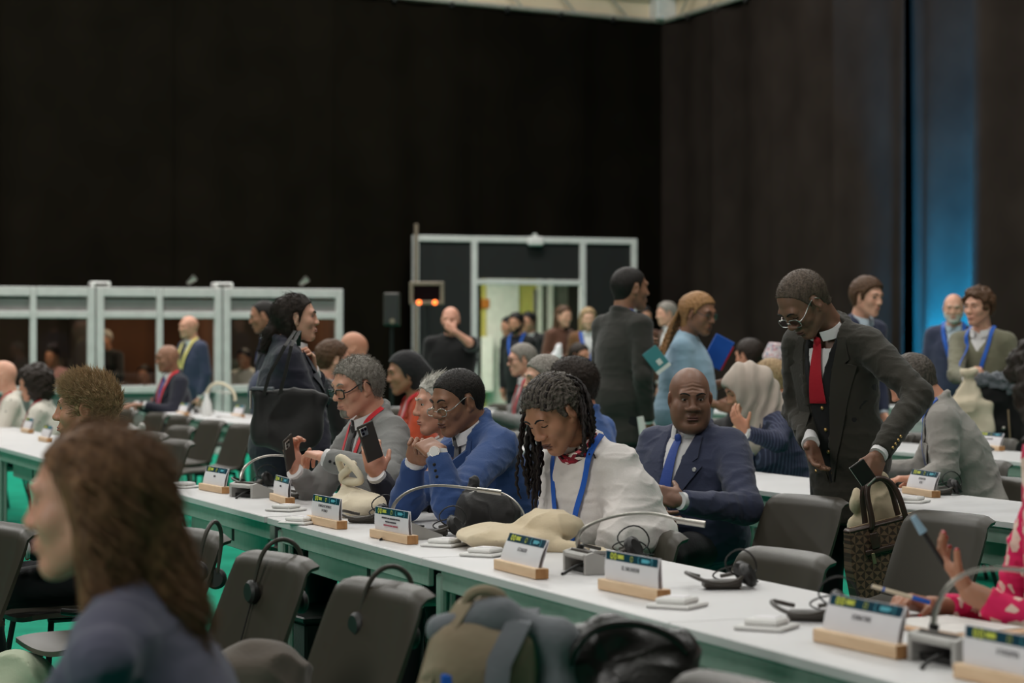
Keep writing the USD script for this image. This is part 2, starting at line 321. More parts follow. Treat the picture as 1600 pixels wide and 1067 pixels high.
part(tr, 'corner_block', bx((COR[0] - 0.02, COR[1] - 0.05, 6.68), (0.34, 0.34, 0.42), 0.02), 'white_plastic')
# ---------------------------------------------------------------- doorway: aluminium partition with black infill, corridor behind
YD = 33.6
def dx(px): return dep_y(px, YD) * (CS * (px - 800) / FPX + SN)
def dz(py, px=820): return HC + (533.5 - py) / FPX * dep_y(px, YD)
pf = thing('door_partition', 'tall black partition with silver aluminium frame around the open doorway', 'partition', (0, 0, 0))
xs = [dx(649), dx(740.5), dx(910), dx(990)]; ZT, ZM = dz(370), dz(441)
for i, x in enumerate(xs): part(pf, 'post', bx((x, YD, ZT / 2), (0.09, 0.09, ZT), 0.008), 'alu')
for a, b in zip(xs, xs[1:]): part(pf, 'top_rail', bx(((a + b) / 2, YD, ZT - 0.045), (b - a - 0.09, 0.085, 0.09), 0.008), 'alu')
part(pf, 'transom', bx(((xs[1] + xs[2]) / 2, YD, ZM), (xs[2] - xs[1] - 0.09, 0.085, 0.08), 0.008), 'alu')
part(pf, 'infill_panel', bx(((xs[0] + xs[1]) / 2, YD + 0.02, ZT / 2 - 0.05), (xs[1] - xs[0] - 0.08, 0.03, ZT - 0.1)), 'black_panel')
part(pf, 'infill_panel', bx(((xs[2] + xs[3]) / 2, YD + 0.02, ZT / 2 - 0.05), (xs[3] - xs[2] - 0.08, 0.03, ZT - 0.1)), 'black_panel')
part(pf, 'infill_panel', bx(((xs[1] + xs[2]) / 2, YD + 0.02, (ZT + ZM) / 2), (xs[2] - xs[1] - 0.08, 0.03, ZT - ZM - 0.1)), 'black_panel')
sp = thing('upright_pole', 'thin grey upright pole at the left edge of the door partition', 'pole', (dx(640), YD - 0.3, 0))
part(sp, 'pole', bx((0, 0, 1.55), (0.05, 0.05, 3.1), 0.006), 'bezel'); part(sp, 'foot', bx((0, 0, 0.01), (0.3, 0.3, 0.02), 0.004), 'black_metal')
el = thing('emergency_light', 'small white emergency lamp box hanging under the top rail of the door partition', 'lamp', (dx(833), YD - 0.1, dz(377)))
part(el, 'housing', bx((0, 0, 0), (0.25, 0.09, 0.14), 0.03), 'white_plastic'); part(el, 'lens', bx((0, -0.05, -0.02), (0.2, 0.02, 0.07), 0.008), 'paper'); part(el, 'bracket', bx((0, 0.03, 0.09), (0.06, 0.04, 0.05)), 'alu')
# corridor behind the doorway
co = UsdGeom.Xform.Define(stage, '/World/wall_corridor').GetPrim(); tag(co, kind='structure')
YC = 39.5
def cx(px): return dep_y(px, YC) * (CS * (px - 800) / FPX + SN)
for a, b, m, zz in ((735, 758, 'olive_wall', (2.6, 0)), (758, 808, 'corridor_white', (2.6, 0.05)), (808, 836, 'olive_wall', (2.6, 0)), (836, 843, 'corridor_white', (2.6, 0.1)), (843, 853, 'corridor_grey', (2.6, 0)), (853, 860, 'corridor_white', (2.6, 0.1)), (860, 886, 'corridor_grey', (2.6, 0)), (886, 920, 'booth_dark', (2.6, 0))):
    part(co, 'wall_panel', bx(((cx(a) + cx(b)) / 2, YC - zz[1], 1.5), (cx(b) - cx(a) - 0.01, 0.1, 3.0)), m)
part(co, 'cupboard', bx((cx(750), YC - 0.25, 1.0), (cx(759) - cx(742), 0.3, 0.95), 0.01), 'corridor_white')
part(co, 'wall_sign', bx((cx(752), YC - 0.1, 2.05), (0.22, 0.04, 0.16), 0.005), 'rust')
part(co, 'corridor_side', bx((xs[1] - 0.35, 37.3, 1.5), (0.1, 4.6, 3.0)), 'corridor_white'); part(co, 'corridor_side', bx((cx(915) + 0.3, 37.3, 1.5), (0.1, 4.6, 3.0)), 'corridor_grey'); part(co, 'corridor_ceiling', bx(((xs[1] + cx(915)) / 2, 37.4, 3.02), (cx(915) - xs[1] + 0.6, 4.4, 0.05)), 'corridor_white')
dl = thing('glass_door', 'glazed door leaf standing open at the right of the bright doorway', 'door', (dx(897), YD + 1.6, 0), 68)
for s in (-1, 1): part(dl, 'stile', bx((s * 0.45, 0, 1.1), (0.08, 0.05, 2.2), 0.006), 'corridor_grey')
part(dl, 'rail', bx((0, 0, 2.16), (0.82, 0.05, 0.08)), 'corridor_grey'); part(dl, 'rail', bx((0, 0, 0.1), (0.82, 0.05, 0.2)), 'corridor_grey'); part(dl, 'pane', bx((0, 0, 1.15), (0.82, 0.01, 1.9)), 'pane'); part(dl, 'handle', tube([(0.36, -0.06, 0.8), (0.36, -0.06, 1.4)], 0.014, 8, spline=False), 'steel')
pl = thing('indoor_plant', 'leafy green plant in a pale pot just inside the bright doorway', 'plant', (cx(772), YC - 1.7, 0)); r_ = np.random.default_rng(3)
part(pl, 'pot', trimesh.creation.revolve([(0, 0), (0.16, 0), (0.22, 0.4), (0.19, 0.4), (0.18, 0.34), (0, 0.34)], sections=20), 'corridor_white')
for i in range(34):
    a, h, l = r_.uniform(0, 6.28), r_.uniform(0.4, 1.0), r_.uniform(0.25, 0.5); e = A([math.cos(a) * l, math.sin(a) * l, h])
    part(pl, 'leaf', ribbon([A([0, 0, 0.36]) * (1 - t) + e * t + A([0, 0, 0.22 * math.sin(3.1 * t)]) for t in np.linspace(0, 1, 5)], [nrm((-e[0], -e[1], 0.8))] * 5, [0.012, 0.05, 0.07, 0.05, 0.006], 0.003), 'leaf')
rect_light('corridor_light', ((xs[1] + xs[2]) / 2, 36.6, 2.95), 1.6, 2.6, 14.0, (1.0, 0.97, 0.88))
# ---------------------------------------------------------------- interpretation booths
YB = 29.3
def bxx(px): return dep_y(px, YB) * (CS * (px - 800) / FPX + SN)
def bz(py, px=270): return HC + (533.5 - py) / FPX * dep_y(px, YB)
edges = [bxx(-48), bxx(149), bxx(347), bxx(536)]; zt, zu, zm, zs = bz(449.5), bz(464), bz(492), bz(604)
for i in range(3):
    a, b = edges[i] + 0.01, edges[i + 1] - 0.01; m_ = (a + b) / 2
    t = thing('interpretation_booth', ['leftmost white framed interpreters booth, cut by the picture edge', 'middle white framed interpreters booth with brown lining behind the man in navy suit', 'right-hand white framed interpreters booth behind the standing woman in black'][i], 'booth')
    for x in (a + 0.045, m_, b - 0.045): part(t, 'post', bx((x, YB, zt / 2), (0.09 if x != m_ else 0.075, 0.08, zt), 0.008), 'booth_white')
    for x0, x1 in ((a + 0.09, m_ - 0.04), (m_ + 0.04, b - 0.09)):
        w, c = x1 - x0, (x0 + x1) / 2
        part(t, 'top_rail', bx((c, YB, (zt + zu) / 2), (w, 0.08, zt - zu), 0.006), 'booth_white'); part(t, 'middle_rail', bx((c, YB, zm), (w, 0.075, 0.085), 0.006), 'booth_white'); part(t, 'sill', bx((c, YB - 0.02, zs - 0.03), (w, 0.12, 0.09), 0.006), 'booth_white')
        part(t, 'upper_panel', bx((c, YB + 0.02, (zu + zm) / 2), (w, 0.02, zu - zm - 0.06)), 'booth_grey'); part(t, 'window_pane', bx((c, YB + 0.01, (zm + zs) / 2), (w, 0.008, zm - zs - 0.06)), 'pane'); part(t, 'lower_panel', bx((c, YB + 0.02, zs / 2), (w, 0.02, zs - 0.08)), 'booth_grey')
    part(t, 'back_wall', bx((m_, YB + 1.7, 1.0), (b - a, 0.04, 2.0)), 'booth_brown' if i == 1 else 'booth_dark')
    for x in (a, b): part(t, 'side_wall', bx((x, YB + 0.87, 1.0), (0.03, 1.66, 2.0)), 'booth_brown' if i else 'booth_dark')
    part(t, 'roof', bx((m_, YB + 0.85, zt - 0.02), (b - a, 1.7, 0.03)), 'booth_dark'); part(t, 'desk', bx((m_, YB + 0.35, zs - 0.12), (b - a - 0.05, 0.5, 0.03)), 'booth_grey')
    rect_light('booth_light_%d' % i, (m_, YB + 0.8, zt - 0.06), 0.5, 0.15, 45.0, (1.0, 0.80, 0.58))
for px, lab in ((158, 'flat white ventilation box on top of the booths, left of the two'), (350, 'flat white ventilation box on top of the booths, right of the two')):
    v = thing('ventilation_box', lab, 'vent', (bxx(px), YB + 0.1, zt)); part(v, 'housing', bx((0, 0, 0.035), (0.24, 0.2, 0.07), 0.015), 'white_plastic'); part(v, 'grille', bx((0, -0.1, 0.035), (0.16, 0.01, 0.03)), 'dark_plastic')
for px, lab in ((300, 'small spotlight clamped on the booth roof above the man in navy suit'), (476, 'small spotlight clamped on the booth roof above the standing woman')):
    v = thing('clamp_spotlight', lab, 'lamp', (bxx(px), YB + 0.1, zt)); part(v, 'stem', tube([(0, 0, 0), (0, 0, 0.06)], 0.012, 8, spline=False), 'black_metal'); part(v, 'lamp_head', tube([(-0.03, 0, 0.05), (0.05, -0.05, 0.13)], [0.025, 0.045], 12, spline=False), 'steel')
# monitor on a stand and loudspeaker in front of the drape
Ym = 27.0; mo = thing('monitor', 'small dark monitor with tan frame on a stand before the door partition', 'monitor', unp(667, 458, Ym) * A([1, 1, 0]), -20.7); zc = unp(667, 458, Ym)[2]
fw, fh = 54 / FPX * Ym, 36 / FPX * Ym
part(mo, 'screen', bx((0, 0, zc), (fw - 0.07, 0.03, fh - 0.07)), 'screen_black')
for s in (-1, 1):
    part(mo, 'frame', bx((s * (fw / 2 - 0.022), -0.005, zc), (0.045, 0.05, fh), 0.008), 'bezel'); part(mo, 'frame', bx((0, -0.005, zc + s * (fh / 2 - 0.022)), (fw - 0.09, 0.05, 0.045), 0.008), 'bezel')
    part(mo, 'indicator_lamp', xf(trimesh.creation.icosphere(2, 0.028), (s * 0.088 + 0.002, -0.035, zc - fh / 2 + 0.024)), 'orange_lamp')
part(mo, 'stand_pole', tube([(0, 0.02, 0.03), (0, 0.02, zc - fh / 2)], 0.022, 10, spline=False), 'black_metal'); part(mo, 'stand_base', bx((0, 0, 0.015), (0.5, 0.4, 0.03), 0.006), 'black_metal')
Ys = 28.0; b_ = unp(612, 483, Ys); ls = thing('loudspeaker', 'black loudspeaker on a slim stand against the dark drape', 'speaker', b_ * A([1, 1, 0]), -20.7)
w, h = 25 / FPX * Ys, 51 / FPX * Ys
part(ls, 'cabinet', bx((0, 0.06, b_[2]), (w, 0.2, h), 0.012), 'dark_plastic'); part(ls, 'grille', bx((0, -0.045, b_[2]), (w - 0.02, 0.02, h - 0.03), 0.004), 'speaker_grille'); part(ls, 'horn', xf(trimesh.creation.cylinder(0.03, 0.012, sections=20), (0.01, -0.055, b_[2] - h / 2 + 0.05), rx=90), 'bezel')
part(ls, 'stand_pole', tube([(0, 0.05, 0.02), (0, 0.05, b_[2] - h / 2)], 0.02, 10, spline=False), 'black_metal')
for k in range(3): a = k * 2.094; part(ls, 'stand_leg', tube([(0, 0.05, 0.45), (0.35 * math.cos(a), 0.05 + 0.35 * math.sin(a), 0.015)], 0.012, 8, spline=False), 'black_metal')
# blue uplight at the foot of the right-hand drape: a deep snoot keeps its beam on the cloth
up = thing('uplight', 'small black floor uplight washing the right-hand drape blue', 'lamp', (15.3, 26.3, 0)); part(up, 'base', bx((0, 0, 0.02), (0.3, 0.5, 0.04), 0.01), 'black_metal')
for s_ in (-1, 1): part(up, 'snoot_side', bx((0, s_ * 0.24, 0.36), (0.26, 0.02, 0.68), 0.004), 'black_metal')
part(up, 'snoot_back', bx((-0.13, 0, 0.46), (0.02, 0.46, 0.88), 0.004), 'black_metal'); part(up, 'snoot_front', bx((0.13, 0, 0.13), (0.02, 0.46, 0.22), 0.004), 'black_metal')
rect_light('uplight_beam', (15.3, 26.3, 0.1), 0.16, 0.40, 15000.0, (0.0, 0.40, 0.92), (0, -166, 0))
# ---------------------------------------------------------------- rows of tables
XR = [2.33 + 2.455 * (i - 1) for i in range(8)]; TD = 0.65
NEAR = [10.57, 8.73, 6.93, 5.13, 3.33]; FAR = [24.37, 22.57, 20.77, 18.97, 17.17, 15.37, 13.57]
rowname = {0: 'the front row', 1: 'the second row', 2: 'the third row', 3: 'the fourth row', 4: 'the fifth row', 5: 'the sixth row'}
def table(i, y1, y0, last, first, label, group=None):
    """one desk of a row: top, aprons, cable tray, legs at its far end (and at the near end of the last one)"""
    x = XR[i]; L = y1 - y0; yc = (y0 + y1) / 2; t = thing('conference_table', label, 'table', (x, y0, 0), group=group)
    part(t, 'tabletop', bx((TD / 2, L / 2, 0.727), (TD, L - 0.004, 0.026), 0.003), 'table_white')
    part(t, 'apron', bx((0.035, L / 2 - 0.05, 0.682), (0.02, L - 0.12, 0.062), 0.003), 'green_metal'); part(t, 'apron', bx((TD - 0.035, L / 2 - 0.05, 0.682), (0.02, L - 0.12, 0.062), 0.003), 'green_metal')
    part(t, 'cable_tray', bx((0.085, L / 2 - 0.02, 0.606), (0.012, L - 0.52, 0.095), 0.003), 'green_metal')
    part(t, 'cable_slot', bx((0.078, L / 2 - 0.12, 0.612), (0.006, 0.03, 0.05), 0.002), 'black_panel', label='dark cable slot')
    part(t, 'tray_shelf', bx((0.15, L / 2, 0.562), (0.12, L - 0.6, 0.01)), 'green_metal')
    for yy in [L - 0.1] + ([0.1] if last else []):
        for xx in (0.045, TD - 0.045):
            part(t, 'leg', cat(bx((xx - 0.014, yy, 0.35), (0.022, 0.05, 0.70), 0.006), bx((xx + 0.014, yy, 0.35), (0.022, 0.044, 0.70), 0.006)), 'green_metal')
        part(t, 'cross_bar', bx((TD / 2, yy, 0.68), (TD - 0.1, 0.04, 0.05), 0.004), 'green_metal')
    if last and i < 6 and y0 > 11: part(t, 'end_panel', bx((TD / 2, 0.012, 0.36), (TD - 0.02, 0.02, 0.70), 0.003), 'table_white', label='white end panel')
    return t
NL = ['far-end table of the row in front, under the cream tote and first plates', 'table under the fringe of the row, with the green-striped plates and white tote', 'table before the woman in white dress, with three name plates', 'table before the headphones and the plate second from the right edge', 'nearest table, cut off by the bottom right corner']
NL = ['white table at the far left end of the front row, with the gooseneck microphone unit', 'white table in front of the man in bright blue suit', 'white table in front of the woman in white dress', 'white table with the coiled headphones and bare middle, near the right', 'nearest white table, running out of the bottom right corner']
for k in range(5): table(1, NEAR[k], NEAR[k] - 1.8, k == 4, k == 0, NL[k])
R2 = ['white table of the second row hidden behind the bald man', 'white table of the second row behind the brown handbag', 'white table of the second row at the right edge behind the pink scarf', 'white table of the second row beyond the right edge']
for k in range(4): table(2, 11.0 - 1.8 * k, 9.2 - 1.8 * k, k == 3, k == 0, R2[k])
for i in (3, 4, 5):
    for k in range(5 if i > 3 else 3): table(i, 15.2 - 1.8 * k, 13.4 - 1.8 * k, k == (4 if i > 3 else 2), k == 0, 'white table of the back rows seen between the standing people' if i > 3 else ['white table behind the hijab woman', 'white table of the third row beside the seated man in grey', 'white table with a name plate at the upper right edge'][k], 'back row tables' if i > 3 else None)
table(3, 17.0, 15.22, True, False, 'white table beside the tall standing man in charcoal'); table(5, 21.9, 20.1, True, True, 'white table far at the right behind the tote'); table(5, 20.1, 18.3, True, False, 'white table far at the right edge')
for i in (1, 2, 3, 4):
    for k in range(5 if i < 3 else 3):
        y0 = 13.57 + 1.8 * k + (4.0 if i > 2 else 0)
        table(i, y0 + 1.8, y0, k == 0, False, 'white table with a white end panel behind the blurred woman' if (i, k) == (1, 0) else 'white table in the far block left of the standing woman with the bag', 'tables of the far left block' if (i, k) != (1, 0) else None)
# ---------------------------------------------------------------- chairs (local: facing +x, origin on the floor under the seat)
def make_chair(label, group=None):
    t = thing('stacking_chair', label, 'chair', group=group)
    def back(u, v):
        w = 0.235 * (1 - 0.10 * v ** 6) * (1 - 0.03 * (1 - v)); y = (u - 0.5) * 2 * w
        x = -0.19 - 0.105 * v + 0.03 * (2 * u - 1) ** 2; z = 0.47 + 0.335 * v
        if v > 0.86: q = (v - 0.86) / 0.14; x -= 0.035 * q ** 1.6; z -= 0.020 * q ** 2
        e = max(abs(2 * u - 1) - 0.8, 0) / 0.2; z -= 0.020 * e ** 2 * v; x -= 0.022 * e ** 2 * v
        return (x, y, z)
    part(t, 'backrest', sheet(back, 17, 17, 0.013), 'chair_plastic', 40)
    def seat(u, v):
        w = 0.225; y = (u - 0.5) * 2 * w * (1 - 0.14 * v ** 5); x = -0.19 + 0.43 * v; z = 0.452 + 0.02 * (2 * u - 1) ** 2 - 0.012 * math.sin(3.14 * v) - 0.02 * v ** 6 + 0.018 * (1 - v) ** 6
        return (x, y, z)
    part(t, 'seat', sheet(seat, 13, 13, -0.016), 'chair_plastic', 40)
    for s in (-1, 1):
        part(t, 'leg', tube([(0.16, s * 0.17, 0.43), (0.215, s * 0.235, 0.008)], 0.011, 8, spline=False), 'black_metal'); part(t, 'leg', tube([(-0.14, s * 0.17, 0.43), (-0.235, s * 0.235, 0.008)], 0.011, 8, spline=False), 'black_metal')
        part(t, 'seat_rail', tube([(0.17, s * 0.17, 0.432), (-0.15, s * 0.17, 0.432)], 0.011, 8, spline=False), 'black_metal'); part(t, 'back_support', bx((-0.2, s * 0.12, 0.465), (0.03, 0.05, 0.05), 0.01), 'chair_plastic')
    return t
CH0 = []; CHP = []
def chair(p, rz, label, group=None):
    """a chair whose backrest's upper edge is at p (x, y)"""
    a = math.radians(rz); loc = (p[0] + 0.295 * math.cos(a), p[1] + 0.295 * math.sin(a), 0)
    CHP.append((loc[0], loc[1]))
    if not CH0:
        CH0.append(make_chair(label, group)); x = UsdGeom.Xformable(CH0[0]); ops = x.GetOrderedXformOps(); ops[0].Set(Gf.Vec3d(*map(float, loc))); ops[1].Set(float(rz)); return CH0[0]
    return dup(CH0[0], loc, rz, label, group)
def chair_px(px, py, rz, label, group=None, z=0.80): q = unp(px, py, dep_z(py, z)); return chair(q[:2], rz, label, group)
T = 192
for px, py, rz, lab in [(600, 899, T, 'black chair with headphones hung on its back, nearest the bottom centre'), (432, 857, T, 'black chair with headphones hung on its back, in the middle of the three'), (305, 820, T, 'black chair whose hung headphones dangle off its right corner, leftmost of the three'), (238, 790, T, 'black chair of the spiky-haired man, just right of the blurred head'), (868, 964, 184, 'black chair behind the grey and tan backpack'),
                        (1158, 1050, 184, 'black chair top at the bottom edge, right of the black leather bag'),
                        (1010, 818, 188, 'black chair the woman in white sits on, its back showing at her right'), (1228, 851, 188, 'black chair tucked behind the table near the coiled headphones'),
                        (1262, 768, 194, 'black chair in front of the standing man\'s dark trousers'), (1484, 794, 190, 'black chair right of the brown handbag'),
                        (1232, 706, 192, 'black chair behind the second table, left of the standing man'), (1530, 713, 194, 'black chair behind the seated man in grey'), (1572, 740, 190, 'black chair behind the second table at the right edge'), (1510, 690, 192, 'black chair with a headset over its back, highest at the right')]:
    chair_px(px, py, rz, lab)
chair_px(40, 935, 196, 'black chair at the left edge with only its seat showing', z=0.80) if False else chair((1.28, 8.15), 194, 'black chair at the left edge with a leather strap on its seat')
chair((1.0, 3.95), 190, 'black chair under the blurred woman in front')
for y in (9.95, 10.6): chair((3.42, y), 188, 'black chair of the men with phones, hidden behind the table' if y < 10 else 'empty black chair at the far end of the front table', None)
chair((3.42, 9.0), 188, 'black chair under the silver-haired man'); chair((3.45, 8.2), 188, 'black chair under the man in bright blue suit')
chair((4.55, 9.62), 215, 'black chair under the bald man in navy suit'); chair((3.62, 5.0), 188, 'black chair under the woman in pink')
for px, py, lab in [(278, 683, 'black chair nearest in the far block, left of the first name plate'), (240, 672, 'black chair in the far block behind the white tissue'), (284, 662, 'black chair in the far block, second from the front'), (333, 653, 'tall black chair in the far block left of the handbag'), (381, 659, 'black chair in the far block half hidden by the handbag'), (284, 646, 'distant black chair under the white documents'), (246, 642, 'distant black chair left of the white documents'), (199, 637, 'distant black chair behind the spiky blond hair')]:
    chair_px(px, py, 190, lab)
k = 0
for x in (3.35, 4.42, 5.85, 6.85, 8.3):
    for y in np.arange(14.2, 22.4, 0.98):
        px = 800 + FPX * (CS * x - SN * y) / (SN * x + CS * y)
        if (x < 5 and y < 18.5) or min(math.hypot(x - 0.29 - q[0], y - q[1]) for q in CHP) < 0.72: continue
        chair((x + rng.uniform(-.06, .06), y + rng.uniform(-.08, .08)), 188 + rng.uniform(-9, 9), 'black chair far back in the left block, among the rows of empty seats', 'black chairs far back in the left block')
for x in (8.2, 9.3, 10.7, 11.8):
    for y in np.arange(7.4, 15, 0.98): chair((x + rng.uniform(-.06, .06), y + rng.uniform(-.08, .08)), 188 + rng.uniform(-9, 9), 'black chair of the back rows, seen between the standing people', 'black chairs of the back rows')
# ---------------------------------------------------------------- people: one continuous skin surface each; hair, clothes and what they wear are its children
for n_, c_, c2_ in (('skin_deep', (134, 97, 78), (118, 84, 67)), ('skin_dark', (150, 107, 83), (132, 92, 71)), ('skin_brown', (172, 122, 96), (156, 108, 83)), ('skin_tan', (196, 142, 114), (184, 126, 100)), ('skin_fair', (222, 172, 146), (208, 152, 128)), ('skin_rosy', (212, 158, 134), (198, 138, 114))):
    mat(n_, c_, 0.5, c2=c2_, scale=14, bump=0.06, bscale=260, spec=0.45, sss=0.06)
for n_, c_, c2_ in (('hair_black', (28, 24, 22), (18, 15, 14)), ('hair_dark', (46, 35, 28), (32, 25, 20)), ('hair_brown', (94, 68, 48), (66, 46, 32)), ('hair_blond', (184, 156, 118), (116, 92, 66)), ('hair_chestnut', (134, 98, 68), (76, 52, 36)), ('hair_umber', (98, 84, 72), (64, 54, 47)), ('hair_grey', (150, 144, 136), (104, 98, 90)), ('hair_silver', (196, 192, 184), (160, 156, 148)), ('hair_salt', (96, 88, 80), (52, 46, 42)), ('hair_buzz', (40, 35, 32), (24, 21, 19)), ('braid_gold', (172, 130, 86), (120, 84, 52)), ('braid_black', (36, 28, 26), (24, 19, 18)), ('beard_white', (206, 200, 192), (176, 168, 160))):
    mat(n_, c_, 0.55, c2=c2_, scale=110, bump=0.5, bscale=170, spec=0.22, stretch=(1, 1, 0.35))
mat('eye_white', (168, 160, 152), 0.25); mat('iris', (34, 22, 16), 0.15); mat('lip_dark', (96, 58, 50), 0.45); mat('lip_rose', (182, 122, 108), 0.45); mat('nail_red', (170, 26, 40), 0.25)
for n_, c_ in (('suit_blue', (50, 76, 126)), ('suit_navy', (56, 61, 84)), ('suit_night', (38, 38, 50)), ('suit_black', (26, 26, 27)), ('suit_charcoal', (52, 50, 46)), ('suit_olive', (50, 47, 40)), ('suit_grey', (128, 128, 126)), ('suit_sand', (190, 164, 124)), ('suit_lightgrey', (150, 146, 140)), ('knit_slate', (82, 82, 100)), ('knit_olive', (118, 116, 96)), ('tee_black', (18, 18, 18)), ('coat_brown', (94, 62, 48)), ('coat_rust', (110, 74, 46)), ('denim_pale', (146, 176, 196)), ('orange_coat', (190, 74, 46)), ('white_dress', (222, 216, 212)), ('shirt_white', (224, 222, 222)), ('shirt_pale', (196, 208, 220)), ('shirt_pink', (196, 150, 152)), ('scarf_taupe', (186, 172, 160)), ('navy_pin', (36, 42, 66)), ('top_sage', (176, 186, 160)), ('top_white', (206, 206, 198)), ('coat_black', (22, 22, 22)), ('jacket_blue', (52, 88, 150)), ('pants_dark', (28, 28, 32)), ('pants_grey', (74, 72, 68)), ('hat_navy', (34, 32, 34))):
    fabric(n_, c_)
for n_, c_ in (('tie_grey', (92, 92, 96)), ('tie_red', (176, 22, 40)), ('tie_blue', (46, 74, 152)), ('tie_dark', (54, 50, 52)), ('strap_blue', (30, 92, 190)), ('strap_red', (214, 44, 56)), ('strap_yellow', (222, 206, 120))): fabric(n_, c_, rough=0.55)
mat('badge_teal', (70, 136, 142), 0.4); mat('leather_black', (30, 28, 26), 0.35, bump=0.3, bscale=120); mat('shoe_black', (20, 18, 18), 0.3); mat('gold', (206, 168, 110), 0.3, metal=0.9); mat('glass_frame_black', (20, 20, 22), 0.3); mat('silver_frame', (206, 202, 196), 0.2, metal=0.9)
usdkit.material(stage, '/World/Looks/stripe_navy', {'tc': ('texture_coordinate', {}), 'w': ('wave_texture', {'scale': 18.0, 'bands_direction': 'x'}), 'r': ('rgb_ramp', {'ramp': [(0.0, lin((38, 43, 68))), (0.88, lin((38, 43, 68))), (0.96, lin((84, 90, 116)))]}), 'p': ('principled_bsdf', {'roughness': 0.8})}, [('tc.object', 'w.vector'), ('w.fac', 'r.fac'), ('r.color', 'p.base_color')], surface='p.BSDF')
def pattern(name, cols, scale, stretch=(1, 1, 1), kind='voronoi_texture', out='color'):
    nodes = {'tc': ('texture_coordinate', {}), 'mp': ('mapping', {'scale': stretch}), 'v': (kind, {'scale': float(scale)}), 's': ('separate_color', {}), 'r': ('rgb_ramp', {'ramp': [(p, lin(c)) for p, c in cols], 'interpolate': False}), 'p': ('principled_bsdf', {'roughness': 0.75, 'specular_ior_level': 0.25})}
    usdkit.material(stage, '/World/Looks/' + name, nodes, [('tc.object', 'mp.vector'), ('mp.vector', 'v.vector')] + ([('v.color', 's.color'), ('s.r', 'r.fac')] if out == 'color' else [('v.' + out, 'r.fac')]) + [('r.color', 'p.base_color')], surface='p.BSDF')
pattern('print_red', [(0, (120, 30, 44)), (0.3, (40, 20, 24)), (0.5, (196, 90, 100)), (0.66, (226, 214, 206)), (0.8, (150, 32, 50))], 60, (1, 1, 2.2)); pattern('print_lattice', [(0, (60, 54, 50)), (0.14, (212, 206, 194))], 24, out='distance'); pattern('print_pink', [(0, (218, 38, 96)), (0.62, (226, 196, 182)), (0.76, (206, 34, 84)), (0.9, (228, 200, 186))], 44); pattern('print_cream', [(0, (216, 196, 180)), (0.6, (206, 70, 98)), (0.75, (224, 206, 192))], 30); pattern('print_topi', [(0, (206, 190, 190)), (0.5, (190, 120, 128)), (0.65, (214, 204, 206)), (0.85, (150, 158, 176))], 70)
fabric('silk_pink', (214, 34, 92), rough=0.6)
def march(fields, p, d, n=60):
    p = A(p, float)
    for _ in range(n):
        q = min(float(f.at(p[None])[0]) for f in fields)
        if q < 0.0006: break
        p = p + d * min(q * 0.9, 0.05)
    return p
def rotv(v, axis, a):
    a = math.radians(a); axis = nrm(axis); return v * math.cos(a) + np.cross(axis, v) * math.sin(a) + axis * (axis @ v) * (1 - math.cos(a))
POSE = dict(relaxed=(18, 30, 20, 10), fist=(62, 82, 45, 45), flat=(4, 8, 5, 5), hold=(38, 48, 28, 20), clasp=(28, 62, 30, 25), pinch=(48, 52, 22, 28), type=(34, 44, 22, 8))
def hand_field(W, d, n, left, pose, h, s=1.0, fingers=None, fd=None):
    d = nrm(d); n = nrm(A(n) - d * (A(n) @ d)); t = np.cross(d, n) * (-1 if left else 1)
    F = Field(A(W) - 0.15 * s, A(W) + 0.24 * s, h) if False else Field(np.minimum(W - 0.07, W + d * 0.1 - 0.12), np.maximum(W + 0.07, W + d * 0.1 + 0.12), h)
    c = W + d * 0.052 * s
    F.box(c, A([d, t, n]), (0.046 * s, 0.039 * s, 0.013 * s), 0.012 * s, 0.0)
    fd = d if fd is None else fd; F.cone(W - fd * 0.06, W, 0.025 * s, 0.025 * s, 0.012, flat=(n, 0.85)); F.cone(W, W + d * 0.03 * s, 0.025 * s, 0.026 * s, 0.012, flat=(n, 0.7)); F.ell(W + d * 0.035 * s + t * 0.026 * s + n * 0.008 * s, A([d, t, n]), (0.034 * s, 0.018 * s, 0.016 * s), 0.012)
    a1, a2, a3, th = POSE[pose] if isinstance(pose, str) else pose; tips = []
    for i, (ln, r) in enumerate(((0.072, 0.0092), (0.079, 0.0094), (0.074, 0.009), (0.058, 0.008))):
        b = W + d * (0.094 - 0.005 * abs(i - 1.2)) * s + t * (0.0285 - 0.0192 * i) * s; v = rotv(d, t, 0) + t * (0.06 - 0.04 * i); v = nrm(v)
        aa = (a1, a2, a3)
        if fingers and i in fingers: aa = fingers[i]
        g = F if True else None
        for j, (fr, ang) in enumerate(zip((0.46, 0.31, 0.25), aa)):
            v = rotv(v, np.cross(v, n), ang); e = b + v * ln * fr * s; F.cone(b, e, r * s * (1 - 0.07 * j), r * s * (0.93 - 0.07 * j), 0.005 if j == 0 else 0.003); b = e
        tips.append((b, v))
    b = W + d * 0.022 * s + t * 0.030 * s; v = nrm(d * 0.62 + t * 0.66 + n * 0.42); v = rotv(v, np.cross(v, d * 0.5 + n), th * 0.5)
    e = b + v * 0.042 * s; F.cone(b, e, 0.0125 * s, 0.0105 * s, 0.008); v2 = rotv(v, np.cross(v, d + n * 0.8), th); e2 = e + v2 * 0.033 * s; F.cone(e, e2, 0.0102 * s, 0.0082 * s, 0.003)
    tips.append((e2, v2)); return F, tips
